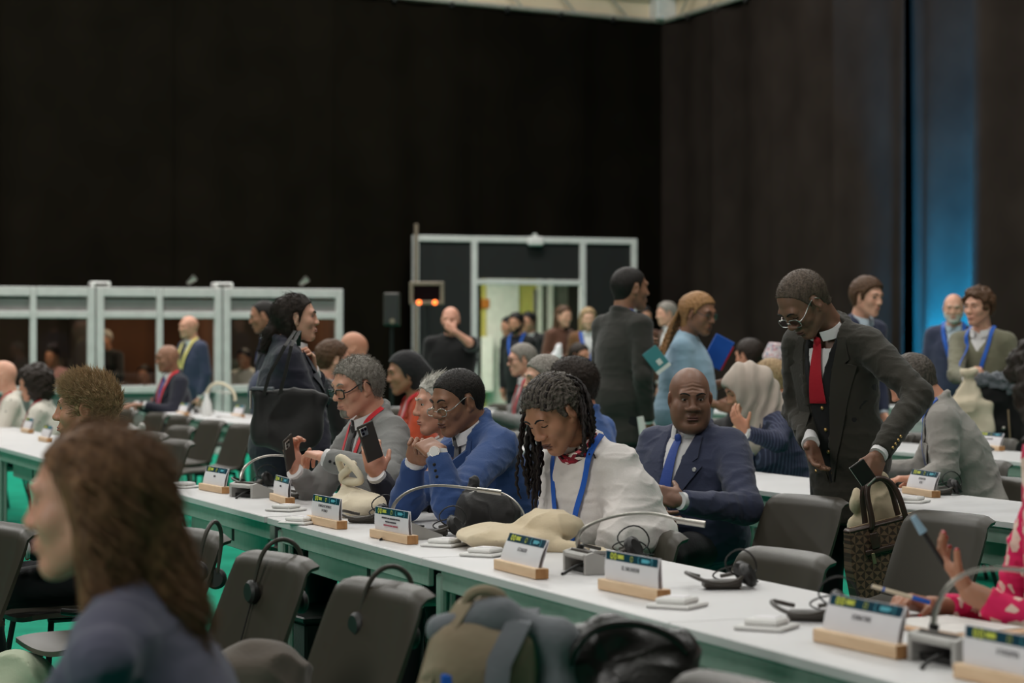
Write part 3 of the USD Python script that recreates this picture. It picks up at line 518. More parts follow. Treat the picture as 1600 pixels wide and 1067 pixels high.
LINES = dict(m=([-.12, -.06, -.035, -.024, -.012, .012, .016, .024, .036, .050, .066, .085], [-.070, -.068, -.055, .000, .034, .034, -.02, -.022, .026, .050, .070, .088]),
             recede=([-.12, -.06, -.035, -.024, -.012, .012, .016, .024, .036, .050, .066, .085], [-.070, -.068, -.055, .000, .034, .034, -.01, .005, .052, .082, .100, .125]),
             w=([-.12, -.06, -.035, -.024, -.012, .012, .016, .024, .036, .050, .066, .085], [-.10, -.10, -.085, -.03, .030, .032, .0, .004, .036, .060, .076, .088]),
             full=([-.12, -.06, -.02, .0, .02, .036, .050, .066, .085], [-.11, -.11, -.105, -.08, -.02, .036, .058, .075, .086]))
def person(label, px, py, Y, face=20, hface=None, pitch=8, roll=0, lean=6, sit=True, g=1.0, hs=1.0, w=1.0, skin='skin_fair', hair=None, top='suit_navy', topname='jacket', shirt='shirt_white', tie=None, v=0.30, collar=True, lapel=True, sleeve=1.0, bottoms='pants_dark', arms=(None, None), woman=False, glasses=None, beard=None, eyes='open', lanyard=None, brow='hair_dark', fold=1.0, group=None, extra=None, nose=1.0, stride=0.0, hands=True, lips=None, seatz=0.55, twist=0.0, jlen=0.14, legs=None, wrinkle=0, mouth=0, puff=0.0, fmat=None, neck=0.078, vest=None, vw=1.0, slit=0.0034, fat=0.0, hairdo=None):
    Hc = unp(px, py, Y); fwd = hdir(face); lft = np.cross(UP, fwd); hfw = hdir(face if hface is None else hface)
    pr, rr = math.radians(pitch), math.radians(roll); fa = hfw * math.cos(pr) - UP * math.sin(pr); ua = UP * math.cos(pr) + hfw * math.sin(pr); la = np.cross(ua, fa)
    ua, la = ua * math.cos(rr) + la * math.sin(rr), la * math.cos(rr) - ua * math.sin(rr); AX = A([fa, la, ua])
    ln = math.radians(lean); us = UP * math.cos(ln) + fwd * math.sin(ln); fs = fwd * math.cos(ln) - UP * math.sin(ln); CX = A([fs, lft, us])
    H = lambda f, l, u: Hc + hs * (f * fa + l * la + u * ua)
    N = H(-0.020, 0, -0.085) - (0.45 * ua + 0.55 * us) * neck - fs * 0.012
    if sit: P = N - us * max((N[2] - seatz) / math.cos(ln), 0.40); P[2] = max(P[2], seatz - 0.03)
    else: P = N - us * 0.53 * (0.95 if woman else 1.0)
    C = lambda f, l, u: N + fs * f + lft * l + us * u
    base = A([P[0], P[1], 0.0]); t = thing('person', label, 'person', base, 0, group); off = lambda m: xf(m, -base)
    hT, hH, hB = np.clip(Y * 0.00085, 0.0072, 0.022), np.clip(Y * 0.00036, 0.0031, 0.01), np.clip(Y * 0.00033, 0.0029, 0.01)
    w0 = 0.168 * w * (0.9 if woman else 1.0); Lt = np.linalg.norm(N - P)
    S = [C(-0.01, w0, -0.065) + fwd * twist, C(-0.01, -w0, -0.065) - fwd * twist]
    E, Wr, hd = [], [], []
    for i, a in enumerate(arms):
        sg = 1 if i == 0 else -1; a = a or dict(e=(-0.03, 0.05, -0.29), w=(0.03, 0.03, -0.54), d=(0.15, -0.1, -1), n=(0, -1, 0), pose='relaxed')
        def loc(q): return unp(*q[1:]) if q[0] == 'p' else S[i] + fwd * q[0] + lft * sg * q[1] + UP * q[2]
        def vec(q): return (nrm(unp(*q[1:]) - Wr[i]) if q[0] == 'p' else fwd * q[0] + lft * sg * q[1] + UP * q[2])
        E.append(loc(a['e'])); Wr.append(loc(a['w']))
        d = vec(a['d']) if 'd' in a else Wr[i] - E[i]
        hd.append((nrm(d), vec(a.get('n', (0, -1, 0))), a.get('pose', 'relaxed'), a.get('fingers'), a.get('hand', True)))
        if Y < 12: print('ARM', label[:24], i, 'up %.2f fore %.2f' % (np.linalg.norm(E[i] - S[i]), np.linalg.norm(Wr[i] - E[i])), 'torso %.2f' % Lt)
    # ---- legs
    hip = [P + lft * 0.09, P - lft * 0.09]
    if sit:
        kn = [hip[i] + fwd * 0.42 + lft * (0.05 if i == 0 else -0.05) for i in (0, 1)]
        for q in kn: q[2] = 0.52
        an = [kn[i] + fwd * (0.02 if i else -0.06) for i in (0, 1)]
    else:
        kn = [hip[i] * 0.5 + A([0, 0, 0]) + A([hip[i][0], hip[i][1], 0.08]) * 0.5 + fwd * (0.02 + (stride if i else -stride) * 0.5) for i in (0, 1)]; an = [A([hip[i][0], hip[i][1], 0.08]) + fwd * (stride if i else -stride) + lft * (0.02 if i == 0 else -0.02) for i in (0, 1)]
        for i in (0, 1): kn[i][2] = 0.5 * (hip[i][2] + 0.08) + 0.03
    for q in an: q[2] = 0.09
    # ---- torso and sleeves
    def torso(F, o, full=True):
        gw = g * (0.9 if woman else 1.0)
        F.cone(C(-0.012, w0 - 0.02, -0.07), C(-0.012, -w0 + 0.02, -0.07), 0.062 + o, 0.062 + o, 0.03); F.cone(C(-0.02, 0, 0.0), C(-0.015, w0, -0.055), 0.06 + o, 0.05 + o, 0.04); F.cone(C(-0.02, 0, 0.0), C(-0.015, -w0, -0.055), 0.06 + o, 0.05 + o, 0.04)
        F.ell(C(0.0, 0, -0.20), CX, (0.118 * g + o, 0.172 * gw * w + o, 0.20), 0.05)
        F.ell(C(0.012 + 0.03 * max(g - 1, 0), 0, -0.20 - 0.5 * (Lt - 0.2)), CX, (0.118 * g ** 1.6 + o, 0.150 * gw * w + o, 0.5 * Lt), 0.06)
        if woman:
            for s in (-1, 1): F.ell(C(0.085, s * 0.075, -0.22), CX, (0.055 + o, 0.07 + o, 0.07), 0.04)
        if full:
            F.ell(P + UP * 0.03, CX if not sit else A([fwd, lft, UP]), (0.135 * g + o, 0.175 * gw + o, 0.15), 0.06)
            if not sit: F.cone(P + UP * 0.02, P - UP * jlen, 0.15 * g ** 0.7 + o, 0.165 * g ** 0.7 + o, 0.05, flat=(fwd, 0.72), cap=True)
    allp = [N, P, *S, *E, *Wr] + ([P - UP * (jlen + 0.02)] if not sit else []); lo, hi = np.min(allp, 0) - 0.22, np.max(allp, 0) + 0.14
    lo[2] = max(lo[2], min(q[2] for q in allp) - 0.12)
    F = Field(lo, hi, hT); torso(F, 0.0)
    for i in (0, 1):
        up = E[i] if sleeve >= 0.6 else S[i] + (E[i] - S[i]) * (sleeve / 0.5)
        sd = 1.3 * i + 0.7; r0 = 0.066 * (0.86 if woman else 1) * g ** 0.5 + puff
        F.cone(S[i], up, r0, r0 * 0.84, 0.028, cap=sleeve < 0.6, wr=(0.0028 * fold, 1.0, 0.4, 0.062, sd))
        if sleeve >= 0.6:
            k = min((sleeve - 0.5) / 0.5, 0.985); F.cone(E[i], E[i] + (Wr[i] - E[i]) * k, r0 * 0.84, r0 * 0.62 + 0.4 * puff, 0.02, cap=True, wr=(0.0030 * fold, 0.1, 0.4, 0.05, sd + 1))
    if lapel:                                  # jacket collar running round the back of the neck
        ring = [C(0.078 * math.cos(b), 0.082 * math.sin(b), 0.012 - 0.035 * math.cos(b)) for b in np.radians(np.linspace(62, 298, 11))]
        for a_, b_ in zip(ring, ring[1:]): F.cone(a_, b_, 0.0125, 0.0125, 0.012)
    if extra and 'top' in extra: extra['top'](F, C, S, E, Wr)
    X = F.coords(N, CX)
    if v > 0:
        wv = np.interp(X[2], [-v, -0.05, 0.0, 0.03], [0.0, 0.05 * w * vw, 0.062 * (0.5 + 0.5 * vw), 0.075]); dv = (np.abs(X[1]) - wv) * 0.8
        if lapel:
            pass
        cut = np.maximum(np.maximum(dv, -X[0] - 0.015), -v - X[2]); F.F = np.maximum(F.F, -cut).astype(np.float32)
    if not lapel or v == 0:                    # neck opening
        F.ell(C(0.01, 0, 0.065), CX, (0.072, 0.075, 0.045), 0.01, cut=True)
    sd = (px * 7 + py) % 13
    am = 0.014 * fold * (0.8 if Y < 13 else 0.5)
    def crease(q):
        b = meshkit.noise(q * A([8, 8, 11]) + sd, int(px) % 97) - 0.5; r = 1 - np.abs(2 * meshkit.noise(q * A([7, 7, 13]) + 3.1 * sd, int(py) % 89) - 1); r2 = 1 - np.abs(2 * meshkit.noise(q * A([15, 15, 24]) + 5.7 * sd + 1.5 * b[:, None], int(px) % 83) - 1); return am * (0.7 * b + 0.55 * (r ** 5 - 0.25) + 0.30 * (r2 ** 6 - 0.2))
    tp_ = part(t, topname, off(displace(F.mesh(), crease)), top, True)
    fields = [F]
    if v > 0 and lapel and Y < 24:
        vs_ = np.r_[np.linspace(-v * 0.97, -0.128, 9), -0.120, -0.110, np.linspace(-0.095, -0.01, 4)]; lw_ = np.interp(vs_, [-v, -v * 0.7, -0.128, -0.120, -0.110, -0.095, -0.01], [0.006, 0.045, 0.088, 0.074, 0.046, 0.060, 0.030]) * w
        wi = np.interp(vs_, [-v, -0.05, 0.0, 0.03], [0.0, 0.05 * w * vw, 0.062 * (0.5 + 0.5 * vw), 0.075])
        for s_ in (-1, 1):
            G = A([[march([F], C(0.15 * g + 0.04, s_ * (a_ + 0.006 + b_ * q_), c_), -fs) + fs * (0.005 + 0.007 * q_) for q_ in (0, 0.5, 1.0)] for a_, b_, c_ in zip(wi, lw_, vs_)]); k_ = len(vs_) - 1
            fn_ = lambda u_, q_, G=G: G[int(round(u_ * k_)), int(round(q_ * 2))]
            part(tp_, 'lapel', off(sheet(fn_, k_ + 1, 3, 0.004 if s_ < 0 else -0.004)), top, 25)
    if v > 0:
        Fs = Field(C(0, 0, -v / 2 - 0.05) - 0.25, C(0, 0, -v / 2 - 0.05) + 0.25, max(hT, 0.008)); torso(Fs, -0.009, False)
        Xs = Fs.coords(N, CX); Fs.F = np.maximum(Fs.F, np.maximum(Xs[2] - 0.03, np.maximum(-v - 0.06 - Xs[2], -0.03 - Xs[0]))).astype(np.float32); fields.append(Fs)
        sm = [Fs.mesh()]; late = []
        for i in (0, 1):
            if sleeve >= 0.95 and hands: dd = nrm(Wr[i] - E[i]); late.append(('shirt_cuff', off(tube([Wr[i] - dd * 0.05, Wr[i] + dd * 0.012], 0.036 * (0.86 if woman else 1), 18, spline=False)), 30))
        nk = nrm(H(-0.02, 0, -0.06) - N)
        if collar:
            def col(u, q):
                b = math.radians(16 + 328 * u); c_, s_ = math.cos(b), math.sin(b); h_ = 0.030 - 0.016 * c_
                rr_, z_ = ((0.058, -0.02), (0.060, h_), (0.066, h_ + 0.004), (0.074 + 0.004 * c_, -0.012 - 0.012 * c_))[int(round(q * 3))]
                return N + nk * z_ + fs * rr_ * c_ * 1.05 + lft * rr_ * s_ + fs * 0.008
            late.append(('shirt_collar', off(sheet(col, 30, 4, 0.003)), 40))
        shp = part(t, 'shirt', off(sm[0]), shirt, True)
        for nm_, me_, sm_ in late: part(shp, nm_, me_, shirt, sm_)
        if vest:
            Fv = Field(C(0, 0, -0.3) - 0.36, C(0, 0, -0.3) + 0.36, max(hT, 0.008)); torso(Fv, -0.003, True); Xv = Fv.coords(N, CX); vv = vest.get('v', 0.27)
            wq = np.interp(Xv[2], [-vv, -0.05, 0.03], [0.0, 0.055, 0.08]); cv = np.maximum((np.abs(Xv[1]) - wq) * 0.8, -vv - Xv[2]); Fv.F = np.maximum(Fv.F, np.maximum(-cv, np.maximum(Xv[2] - 0.01, np.maximum(-0.64 - Xv[2], -0.02 - Xv[0])))).astype(np.float32)
            vt = part(t, 'waistcoat', off(Fv.mesh()), vest['m'], True); fields.append(Fv)
            for q in range(4):
                for s_ in (-0.055, 0.035): part(vt, 'button', off(xf(trimesh.creation.icosphere(2, 0.0085), march([Fv], C(0.3, s_ - 0.02, -vv - 0.03 - 0.09 * q), -fs))), 'gold', True)
        if tie:
            us_ = np.linspace(-0.03, -(vest.get('v', 0.27) + 0.01 if vest else v + 0.03), 14); pts = [march([Fs], C(0.24, 0, q), -fs) + fs * (0.005 + 0.006 * (1 - i / 13)) for i, q in enumerate(us_)]
            part(t, 'tie', off(cat(ribbon(pts, [fs] * 14, np.linspace(0.034, 0.08, 14), 0.006), F_knot(pts[0], CX))), tie, True)
    # ---- skin: head, neck, hands and the covered limbs as one mesh
    ms = []; Fh = head(Hc, AX, hs, hH, N, C, nose, woman, eyes, Y, wrinkle, g, slit, fat); hm = Fh.mesh(); ms.append(hm)
    Fi = Field(np.min(allp + kn + an, 0) - 0.1, np.max(allp + kn + an, 0) + 0.1, 0.024)
    Fi.ell(C(0, 0, -0.2), CX, (0.08, 0.13, 0.17), 0.03); Fi.cone(C(0, 0, -0.1), P, 0.09, 0.10, 0.03, flat=(fs, 0.7)); Fi.cone(C(0, 0, -0.05), C(0, 0, 0.03), 0.05, 0.05, 0.03); Fi.cone(S[0], S[1], 0.04, 0.04, 0.03)
    for i in (0, 1):
        Fi.cone(S[i], E[i], 0.042, 0.034, 0.02); Fi.cone(E[i], Wr[i], 0.033, 0.024, 0.02); Fi.cone(hip[i], kn[i], 0.062, 0.045, 0.02); Fi.cone(kn[i], an[i], 0.043, 0.028, 0.02)
    ms.append(Fi.mesh())
    if sleeve < 0.95:
        for i in (0, 1):
            Fa = Field(np.minimum(E[i], np.minimum(S[i], Wr[i])) - 0.07, np.maximum(E[i], np.maximum(S[i], Wr[i])) + 0.07, max(hT * 0.8, 0.006)); Fa.cone(S[i], E[i], 0.046 * g ** 0.5, 0.038, 0.02); Fa.cone(E[i], Wr[i], 0.040, 0.026, 0.02); ms.append(Fa.mesh())
    tips = []
    for i in (0, 1):
        if hands and hd[i][4]: q, tp = hand_field(Wr[i] + hd[i][0] * 0.01, hd[i][0], hd[i][1], i == 0, hd[i][2], hB, 0.9 if woman else 1.0, hd[i][3], nrm(Wr[i] - E[i])); ms.append(q.mesh()); tips.append(tp)
        else: tips.append(None)
    part(t, 'body', off(cat(*ms)), skin, True)
    # ---- face
    er = 0.0122
    for s in (-1, 1):
        e = H(0.0735, s * 0.0315, 0.010); ey = None
        if eyes == 'open' and Y < 22:
            ey = part(t, 'eye', off(cat(xf(trimesh.creation.icosphere(2 if Y < 13 else 1, er * hs), e))), 'eye_white', True); gz = nrm(fa * 1.0 + la * 0.0 - ua * 0.08)
            part(ey, 'iris', off(xf(trimesh.creation.icosphere(2 if Y < 13 else 1, 0.0066 * hs), e + gz * 0.0072 * hs)), 'iris', True)
        elif Y < 22:
            pts = [march([Fh], H(0.13, s * (0.0315 + q), 0.0035 + 14 * q * q), -fa) + fa * 0.0004 for q in (-0.013, -0.007, 0.0, 0.007, 0.014)]; part(t, 'eyelashes', off(tube(pts, 0.0016, 6)), 'hair_black')
        if brow and Y < 22:
            pts = [march([Fh], H(0.14, s * a_, b_), -fa) + fa * 0.0006 for a_, b_ in ((0.013, 0.027), (0.026, 0.034), (0.038, 0.0355), (0.050, 0.029))]; part(t, 'eyebrow', off(tube(pts, [0.0028, 0.0034, 0.003, 0.0018], 6)), brow)
    lp = lips or ('lip_dark' if skin in ('skin_deep', 'skin_dark', 'skin_brown') else 'lip_rose')
    if Y < 22:
        lm = []
        for b_, r_, z_ in ((0.0, 0.0042, -0.0585), (0.0, 0.0052, -0.0675)):
            pts = [march([Fh], H(0.15, q, z_ - 3.5 * q * q * (1 if z_ < -0.06 else 0.6) * (1 + mouth)), -fa) - fa * 0.001 for q in (-0.022, -0.012, 0.0, 0.012, 0.022)]; lm.append(tube(pts, [0.0014, r_ * 0.85, r_, r_ * 0.85, 0.0014], 8))
        part(t, 'lips', off(cat(*lm)), lp, True)
    if hair: hair_mesh(t, off, hair, Hc, AX, hs, hH, H, N, Y, woman)
    if beard:
        Fb = Field(H(0, 0, -0.06) - 0.13, H(0, 0, -0.06) + 0.13, hH); cranium(Fb, H, AX, hs, beard.get('t', 0.006), True); Xb = Fb.coords(Hc, AX * (1 / hs))
        X0, X1, X2 = [q_ / 1.0 for q_ in Xb]; topl = np.interp(X0, [-0.02, 0.01, 0.05, 0.075, 0.2], beard.get('line', [-0.005, -0.02, -0.055, -0.048, -0.048])); rg = np.maximum(np.maximum(X2 - topl, -0.112 - X2), -0.012 - X0)
        mo = np.sqrt(((X1) / 0.026) ** 2 + ((X2 + 0.0635) / 0.0115) ** 2) - 1; rg = np.maximum(rg, np.where(X0 > 0.05, -mo * 0.01, -1)); rg = np.maximum(np.maximum(rg, beard.get('back', -0.02) - X0), np.abs(X1) - beard.get('wide', 0.2))
        Fb.F = np.maximum(Fb.F, rg * hs * 0.9).astype(np.float32); bm = Fb.mesh()
        part(t, 'beard', off(displace(bm, lambda q: 0.0035 * (meshkit.noise(q * 160, 3) - 0.4))), beard['m'], True)
    if glasses:
        gm, gs = glasses.get('m', 'glass_frame_black'), glasses.get('r', 0.0022); fr, le = [], []
        hw, hh, dn = glasses.get('hw', 0.026), glasses.get('hh', 0.019), glasses.get('dn', 0.0); ex = glasses.get('n', 3.0)
        for s in (-1, 1):
            rim = [H(0.106 - 0.010 * abs(math.copysign(abs(math.cos(b)) ** (2 / ex), math.cos(b)) * hw * s + s * 0.033) / 0.06, s * 0.033 + hw * math.copysign(abs(math.cos(b)) ** (2 / ex), math.cos(b)), 0.004 - dn + hh * math.copysign(abs(math.sin(b)) ** (2 / ex), math.sin(b))) for b in np.linspace(0, 2 * np.pi, 20, endpoint=False)]
            fr.append(tube(rim, gs * hs, 6, close=True, spline=False)); c_ = np.mean(rim, 0); le.append(trimesh.Trimesh(np.vstack([rim, [c_]]), [(20, k, (k + 1) % 20) for k in range(20)], process=False))
            fr.append(tube([H(0.097, s * (0.033 + hw), 0.010 - dn), H(0.05, s * 0.074, 0.014 - dn * 0.5), H(0.0, s * 0.082, 0.020), H(-0.02, s * 0.083, 0.002)], gs * hs * 1.05, 6))
        fr.append(tube([H(0.104, -0.009, 0.008 - dn), H(0.108, 0, 0.011 - dn), H(0.104, 0.009, 0.008 - dn)], gs * hs, 6))
        gl_ = part(t, 'glasses', off(cat(*fr)), gm, True); part(gl_, 'lens', off(cat(*le)), 'pane')
    if lanyard:
        lm_, end = lanyard['m'], lanyard.get('end', (0.0, -0.34)); lw_ = lanyard.get('w', 0.018)
        for s in (-1, 1):
            q = [(s * 0.085, 0.005), (s * 0.082, -0.04), (s * 0.070 + end[0] * 0.1, -0.10), (s * 0.05 + end[0] * 0.35, -0.17), (s * 0.028 + end[0] * 0.7, -0.25), (end[0] + s * 0.006, end[1])]
            q = [(a_, b_ * (end[1] / -0.34 if b_ < -0.05 else 1)) for a_, b_ in q]
            pts = [march(fields, C(0.30, a_, b_), -fs) + fs * 0.011 for a_, b_ in q]; back = [C(-0.03, s * 0.082, 0.042)]; pts = back + pts; nr = [nrm(-fs * 0.1 + lft * s * 0.4 + us)] + [nrm(fs + us * 0.9 + lft * s * 0.5)] + [fs] * 5
            from scipy.interpolate import CubicSpline
            tt = np.arange(len(pts)); t2 = np.linspace(0, len(pts) - 1, 25); pts = CubicSpline(tt, A(pts))(t2); nr = A([nrm(x_) for x_ in np.stack([np.interp(t2, tt, A(nr)[:, k]) for k in range(3)], 1)])
            part(t, 'lanyard', off(ribbon(pts, nr, lw_, 0.002)), lm_, True)
        if lanyard.get('badge'):
            e_ = march(fields, C(0.3, end[0], end[1] - 0.05), -fs) + fs * 0.012; part(t, 'badge', off(xf(bx((0, 0, 0), (0.004, 0.085, 0.12), 0.001), e_ - us * 0.02, R=CX.T)), lanyard['badge'])
    # ---- legs and shoes
    hl = max(hT * 1.6, 0.014); Ft = Field(np.min([P] + kn + an, 0) - 0.2, np.max([P] + kn + an, 0) + 0.2, hl)
    Ft.ell(P, A([fwd, lft, UP]), (0.125 * g, 0.165, 0.13), 0.04)
    for i in (0, 1): Ft.cone(hip[i], kn[i], 0.088, 0.066, 0.03); Ft.cone(kn[i], an[i] + UP * 0.0, 0.066, 0.052, 0.03, cap=True)
    part(t, 'trousers' if bottoms != 'white_dress' else 'skirt', off(displace(Ft.mesh(), lambda q: 0.008 * (meshkit.noise(q * A([12, 12, 7]), 5) - 0.5))), bottoms, True)
    for i in (0, 1):
        Fz = Field(an[i] - 0.19 - A([0, 0, -0.1]), an[i] + A([0.22, 0.22, 0.03]), 0.009); c_ = an[i] + fwd * 0.06; c_[2] = 0.042
        Fz.ell(c_, A([fwd, lft, UP]), (0.135, 0.046, 0.042), 0.02); Fz.ell(an[i] - UP * 0.02, A([fwd, lft, UP]), (0.055, 0.042, 0.06), 0.03); Fz.box(c_ - UP * 0.034, A([fwd, lft, UP]), (0.13, 0.042, 0.008), 0.006, 0.01)
        part(t, 'shoe', off(Fz.mesh()), 'shoe_black', True)
    return dict(t=t, top=tp_, off=off, C=C, H=H, F=F, Fh=Fh, fields=fields, S=S, E=E, W=Wr, tips=tips, AX=AX, CX=CX, N=N, P=P, fwd=fwd, lft=lft, hd=hd, base=base, fs=fs, us=us, Hc=Hc, hs=hs, hT=hT, hH=hH)
def F_knot(p, CX):
    Fk = Field(p - 0.04, p + 0.04, 0.005); Fk.cone(p + CX[2] * 0.012, p - CX[2] * 0.018, 0.018, 0.012, 0.0, flat=(CX[0], 0.6)); return Fk.mesh()
def cranium(F, H, AX, hs, o=0.0, jaw=False, woman=False):
    F.ell(H(-0.012, 0, 0.030), AX, A((0.099, 0.077, 0.089)) * hs + o, 0.02); F.ell(H(-0.04, 0, 0.015), AX, A((0.070, 0.070, 0.075)) * hs + o, 0.03)
    if jaw:
        F.ell(H(0.028, 0, -0.030), AX, A((0.064, 0.060, 0.078)) * hs + o, 0.03)
        for s in (-1, 1): F.cone(H(-0.002, s * 0.050, -0.050), H(0.066, s * 0.014, -0.098), 0.020 * hs + o, 0.017 * hs + o, 0.03)
        F.cone(H(0.074, -0.008, -0.096), H(0.074, 0.008, -0.096), 0.017 * hs + o, 0.017 * hs + o, 0.015)
def head(Hc, AX, hs, h, N, C, nose, woman, eyes, Y, wrinkle=0, g=1.0, slit=0.0033, fat=0.0):
    H = lambda f, l, u: Hc + hs * (f * AX[0] + l * AX[1] + u * AX[2]); r = lambda x: x * hs
    lo, hi = np.minimum(Hc - 0.14, N - 0.10), np.maximum(Hc + 0.15, N + 0.1); F = Field(lo, hi, h)
    cranium(F, H, AX, hs, 0.0, True)
    for s in (-1, 1): F.ell(H(0.058, s * 0.040, -0.022), AX, (r(0.026), r(0.024), r(0.026)), r(0.02))
    if fat:
        for s in (-1, 1): F.ell(H(0.035, s * 0.050, -0.060), AX, (r(0.042 + fat), r(0.022 + fat), r(0.045 + fat)), r(0.03))
        F.ell(H(0.045, 0, -0.105), AX, (r(0.045), r(0.05), r(0.028)), r(0.03))
    F.cone(H(0.078, -0.036, 0.028), H(0.078, 0.036, 0.028), r(0.0150), r(0.0150), r(0.016))
    for s in (-1, 1): F.ell(H(0.104, s * 0.033, 0.008), AX, (r(0.022), r(0.021), r(0.015)), r(0.014), cut=True)
    nl = 0.104 if woman else 0.106; F.cone(H(0.086, 0, 0.024), H(nl - .003, 0, -0.020), r(0.0085), r(0.0118), r(0.012)); F.ell(H(nl, 0, -0.024), AX, (r(0.0125), r(0.0135 * nose), r(0.0115)), r(0.008))
    for s in (-1, 1): F.ell(H(0.098, s * 0.0125 * nose, -0.028), AX, (r(0.0115), r(0.0090 * nose), r(0.0085)), r(0.006)); F.ell(H(0.104, s * 0.007 * nose, -0.036), AX, (r(0.005), r(0.0035), r(0.004)), r(0.003), cut=True)
    F.ell(H(0.082, 0, -0.063), AX, (r(0.018), r(0.027), r(0.020)), r(0.014))                       # the mouth's bulge
    F.cone(H(0.093, -0.013, -0.0585), H(0.093, 0.013, -0.0585), r(0.0058), r(0.0058), r(0.006)); F.cone(H(0.092, -0.010, -0.0690), H(0.092, 0.010, -0.0690), r(0.0066), r(0.0066), r(0.006))
    F.box(H(0.102, 0, -0.0635), AX, (r(0.010), r(0.021), r(0.0011)), 0.001, r(0.003), cut=True); F.ell(H(0.096, 0, -0.080), AX, (r(0.009), r(0.016), r(0.005)), r(0.007), cut=True)
    for s in (-1, 1):
        F.ell(H(0.0725, s * 0.0315, 0.010), AX, (r(0.0145), r(0.0155), r(0.0138)), r(0.004))
        if eyes == 'open': F.box(H(0.092, s * 0.0315, 0.0095), AX, (r(0.016), r(0.0125), r(slit)), r(0.0025), r(0.002), cut=True)
        ea = A([AX[0] * 0.93 - AX[2] * 0.25 + 0, AX[1] * 0.9 - AX[0] * s * 0.35, AX[2] * 0.95 + AX[0] * 0.2]); ea = A([nrm(q) for q in ea])
        F.ell(H(-0.006, s * 0.078, -0.006), ea, (r(0.019), r(0.0085), r(0.032)), r(0.007)); F.ell(H(-0.003, s * 0.088, -0.002), ea, (r(0.0105), r(0.006), r(0.018)), r(0.005), cut=True); F.ell(H(0.004, s * 0.076, -0.031), AX, (r(0.009), r(0.007), r(0.010)), r(0.006))
    nr = 0.056 * (0.86 if woman else 1.0) * g ** 0.35; F.cone(H(-0.030, 0, -0.045), C(-0.018, 0, 0.0), r(nr), nr * 1.05, 0.025); F.cone(C(-0.018, 0, 0.0), C(-0.01, 0, -0.09), nr * 1.05, 0.07, 0.02)
    if wrinkle:
        X = F.coords(Hc, AX / hs); m_ = np.exp(-((X[1]) / 0.045) ** 2) * np.clip((X[0] - 0.05) / 0.02, 0, 1) * np.exp(-((X[2] - 0.055) / 0.02) ** 2)
        F.F = F.F - (wrinkle * m_ * np.sin((X[2] + 0.25 * np.abs(X[1])) * 2 * np.pi / 0.013)).astype(np.float32)
    return F
def hair_mesh(t, off, hr, Hc, AX, hs, h, H, N, Y, woman):
    th = hr.get('t', 0.006); F = Field(np.minimum(Hc - 0.16, N - hr.get('drop', 0.02)), Hc + 0.17, h); cranium(F, H, AX, hs, th * hs, False)
    F.cone(H(-0.035, 0, -0.03), H(-0.04, 0, -0.075), 0.058 * hs + th * 0.6, 0.056 * hs + th * 0.3, 0.02)
    X = F.coords(Hc, AX / hs); fx, um = LINES[hr.get('line', 'm')]; lim = np.interp(X[0], fx, um) + hr.get('raise', 0.0); reg = (lim - X[2]) * 0.62 - 0.0 + 0.25 * np.maximum(np.abs(X[1]) - 0.06, 0) * 0
    F.F = np.maximum(F.F, reg * hs).astype(np.float32)
    for q in hr.get('vol', []): F.ell(H(*q[0]), AX, A(q[1]) * hs, q[2] if len(q) > 2 else 0.02)
    for q in hr.get('strands', []):
        for (a, b, ra, rb) in q: F.cone(H(*a) if len(a) == 3 else a[0], H(*b) if len(b) == 3 else b[0], ra, rb, 0.015, flat=hr.get('flat'))
    na, ns = hr.get('noise', (0.003, 120)); st = A(hr.get('st', (1, 1, 1)), float)
    m = displace(F.mesh(), lambda q: na * 2 * (meshkit.fbm(((q - Hc) @ AX.T) * ns * st + 40, 2, 5) - 0.45))
    ex = []
    for s in hr.get('spikes', []): ex.append(off(tube(s[0], s[1], 5, spline=False)))
    hp = part(t, 'hair', off(m), hr['m'], True)
    if 'comb' in hr:
        mode, n_, L_, w_ = hr['comb'][:4]; fa, la, ua = AX
        def fn(p, N):
            if mode == 'down': g_ = -UP * 1.0 - fa * 0.25 + 0 * N; d = g_ - N * (N * g_).sum(1)[:, None]; return d / (np.linalg.norm(d, axis=1, keepdims=True) + 1e-6) + N * hr.get('lift', 0.03)
            if mode == 'swept': g_ = -UP * .75 - fa * 1.0 + 0 * N; d = g_ - N * (N * g_).sum(1)[:, None]; return d / (np.linalg.norm(d, axis=1, keepdims=True) + 1e-6) + N * hr.get('lift', 0.03)
            if mode == 'back': g_ = -fa - 0.3 * ua; d = g_ - N * (N * g_).sum(1)[:, None]; return d / (np.linalg.norm(d, axis=1, keepdims=True) + 1e-6) + N * hr.get('lift', 0.10)
            if mode == 'up': return N * 0.8 + fa * 0.75 + ua * 0.5
            return N * 0.8 - fa * 0.25
        strands(hp, 'hair_strands', comb(off(m), n_, L_, fn, int(Hc[0] * 100) % 50, hr.get('curl', 0.0), spread=hr.get('spread', 0.16)), hr.get('sm', hr['m']), w_)
AP = lambda *a: ('p',) + a
buzz = dict(m='hair_buzz', t=0.0035, noise=(0.0012, 300), comb=('n', 2600, .006, .0014))
LAP = lambda: (dict(e=(.06, .06, -.27), w=(.30, -.02, -.30), d=(1, -.3, -.1), n=(0, 0, -1)),) * 2
DESK = lambda: (dict(e=(.10, .07, -.26), w=(.32, -.06, -.20), d=(1, -.3, 0), n=(0, 0, -1)),) * 2
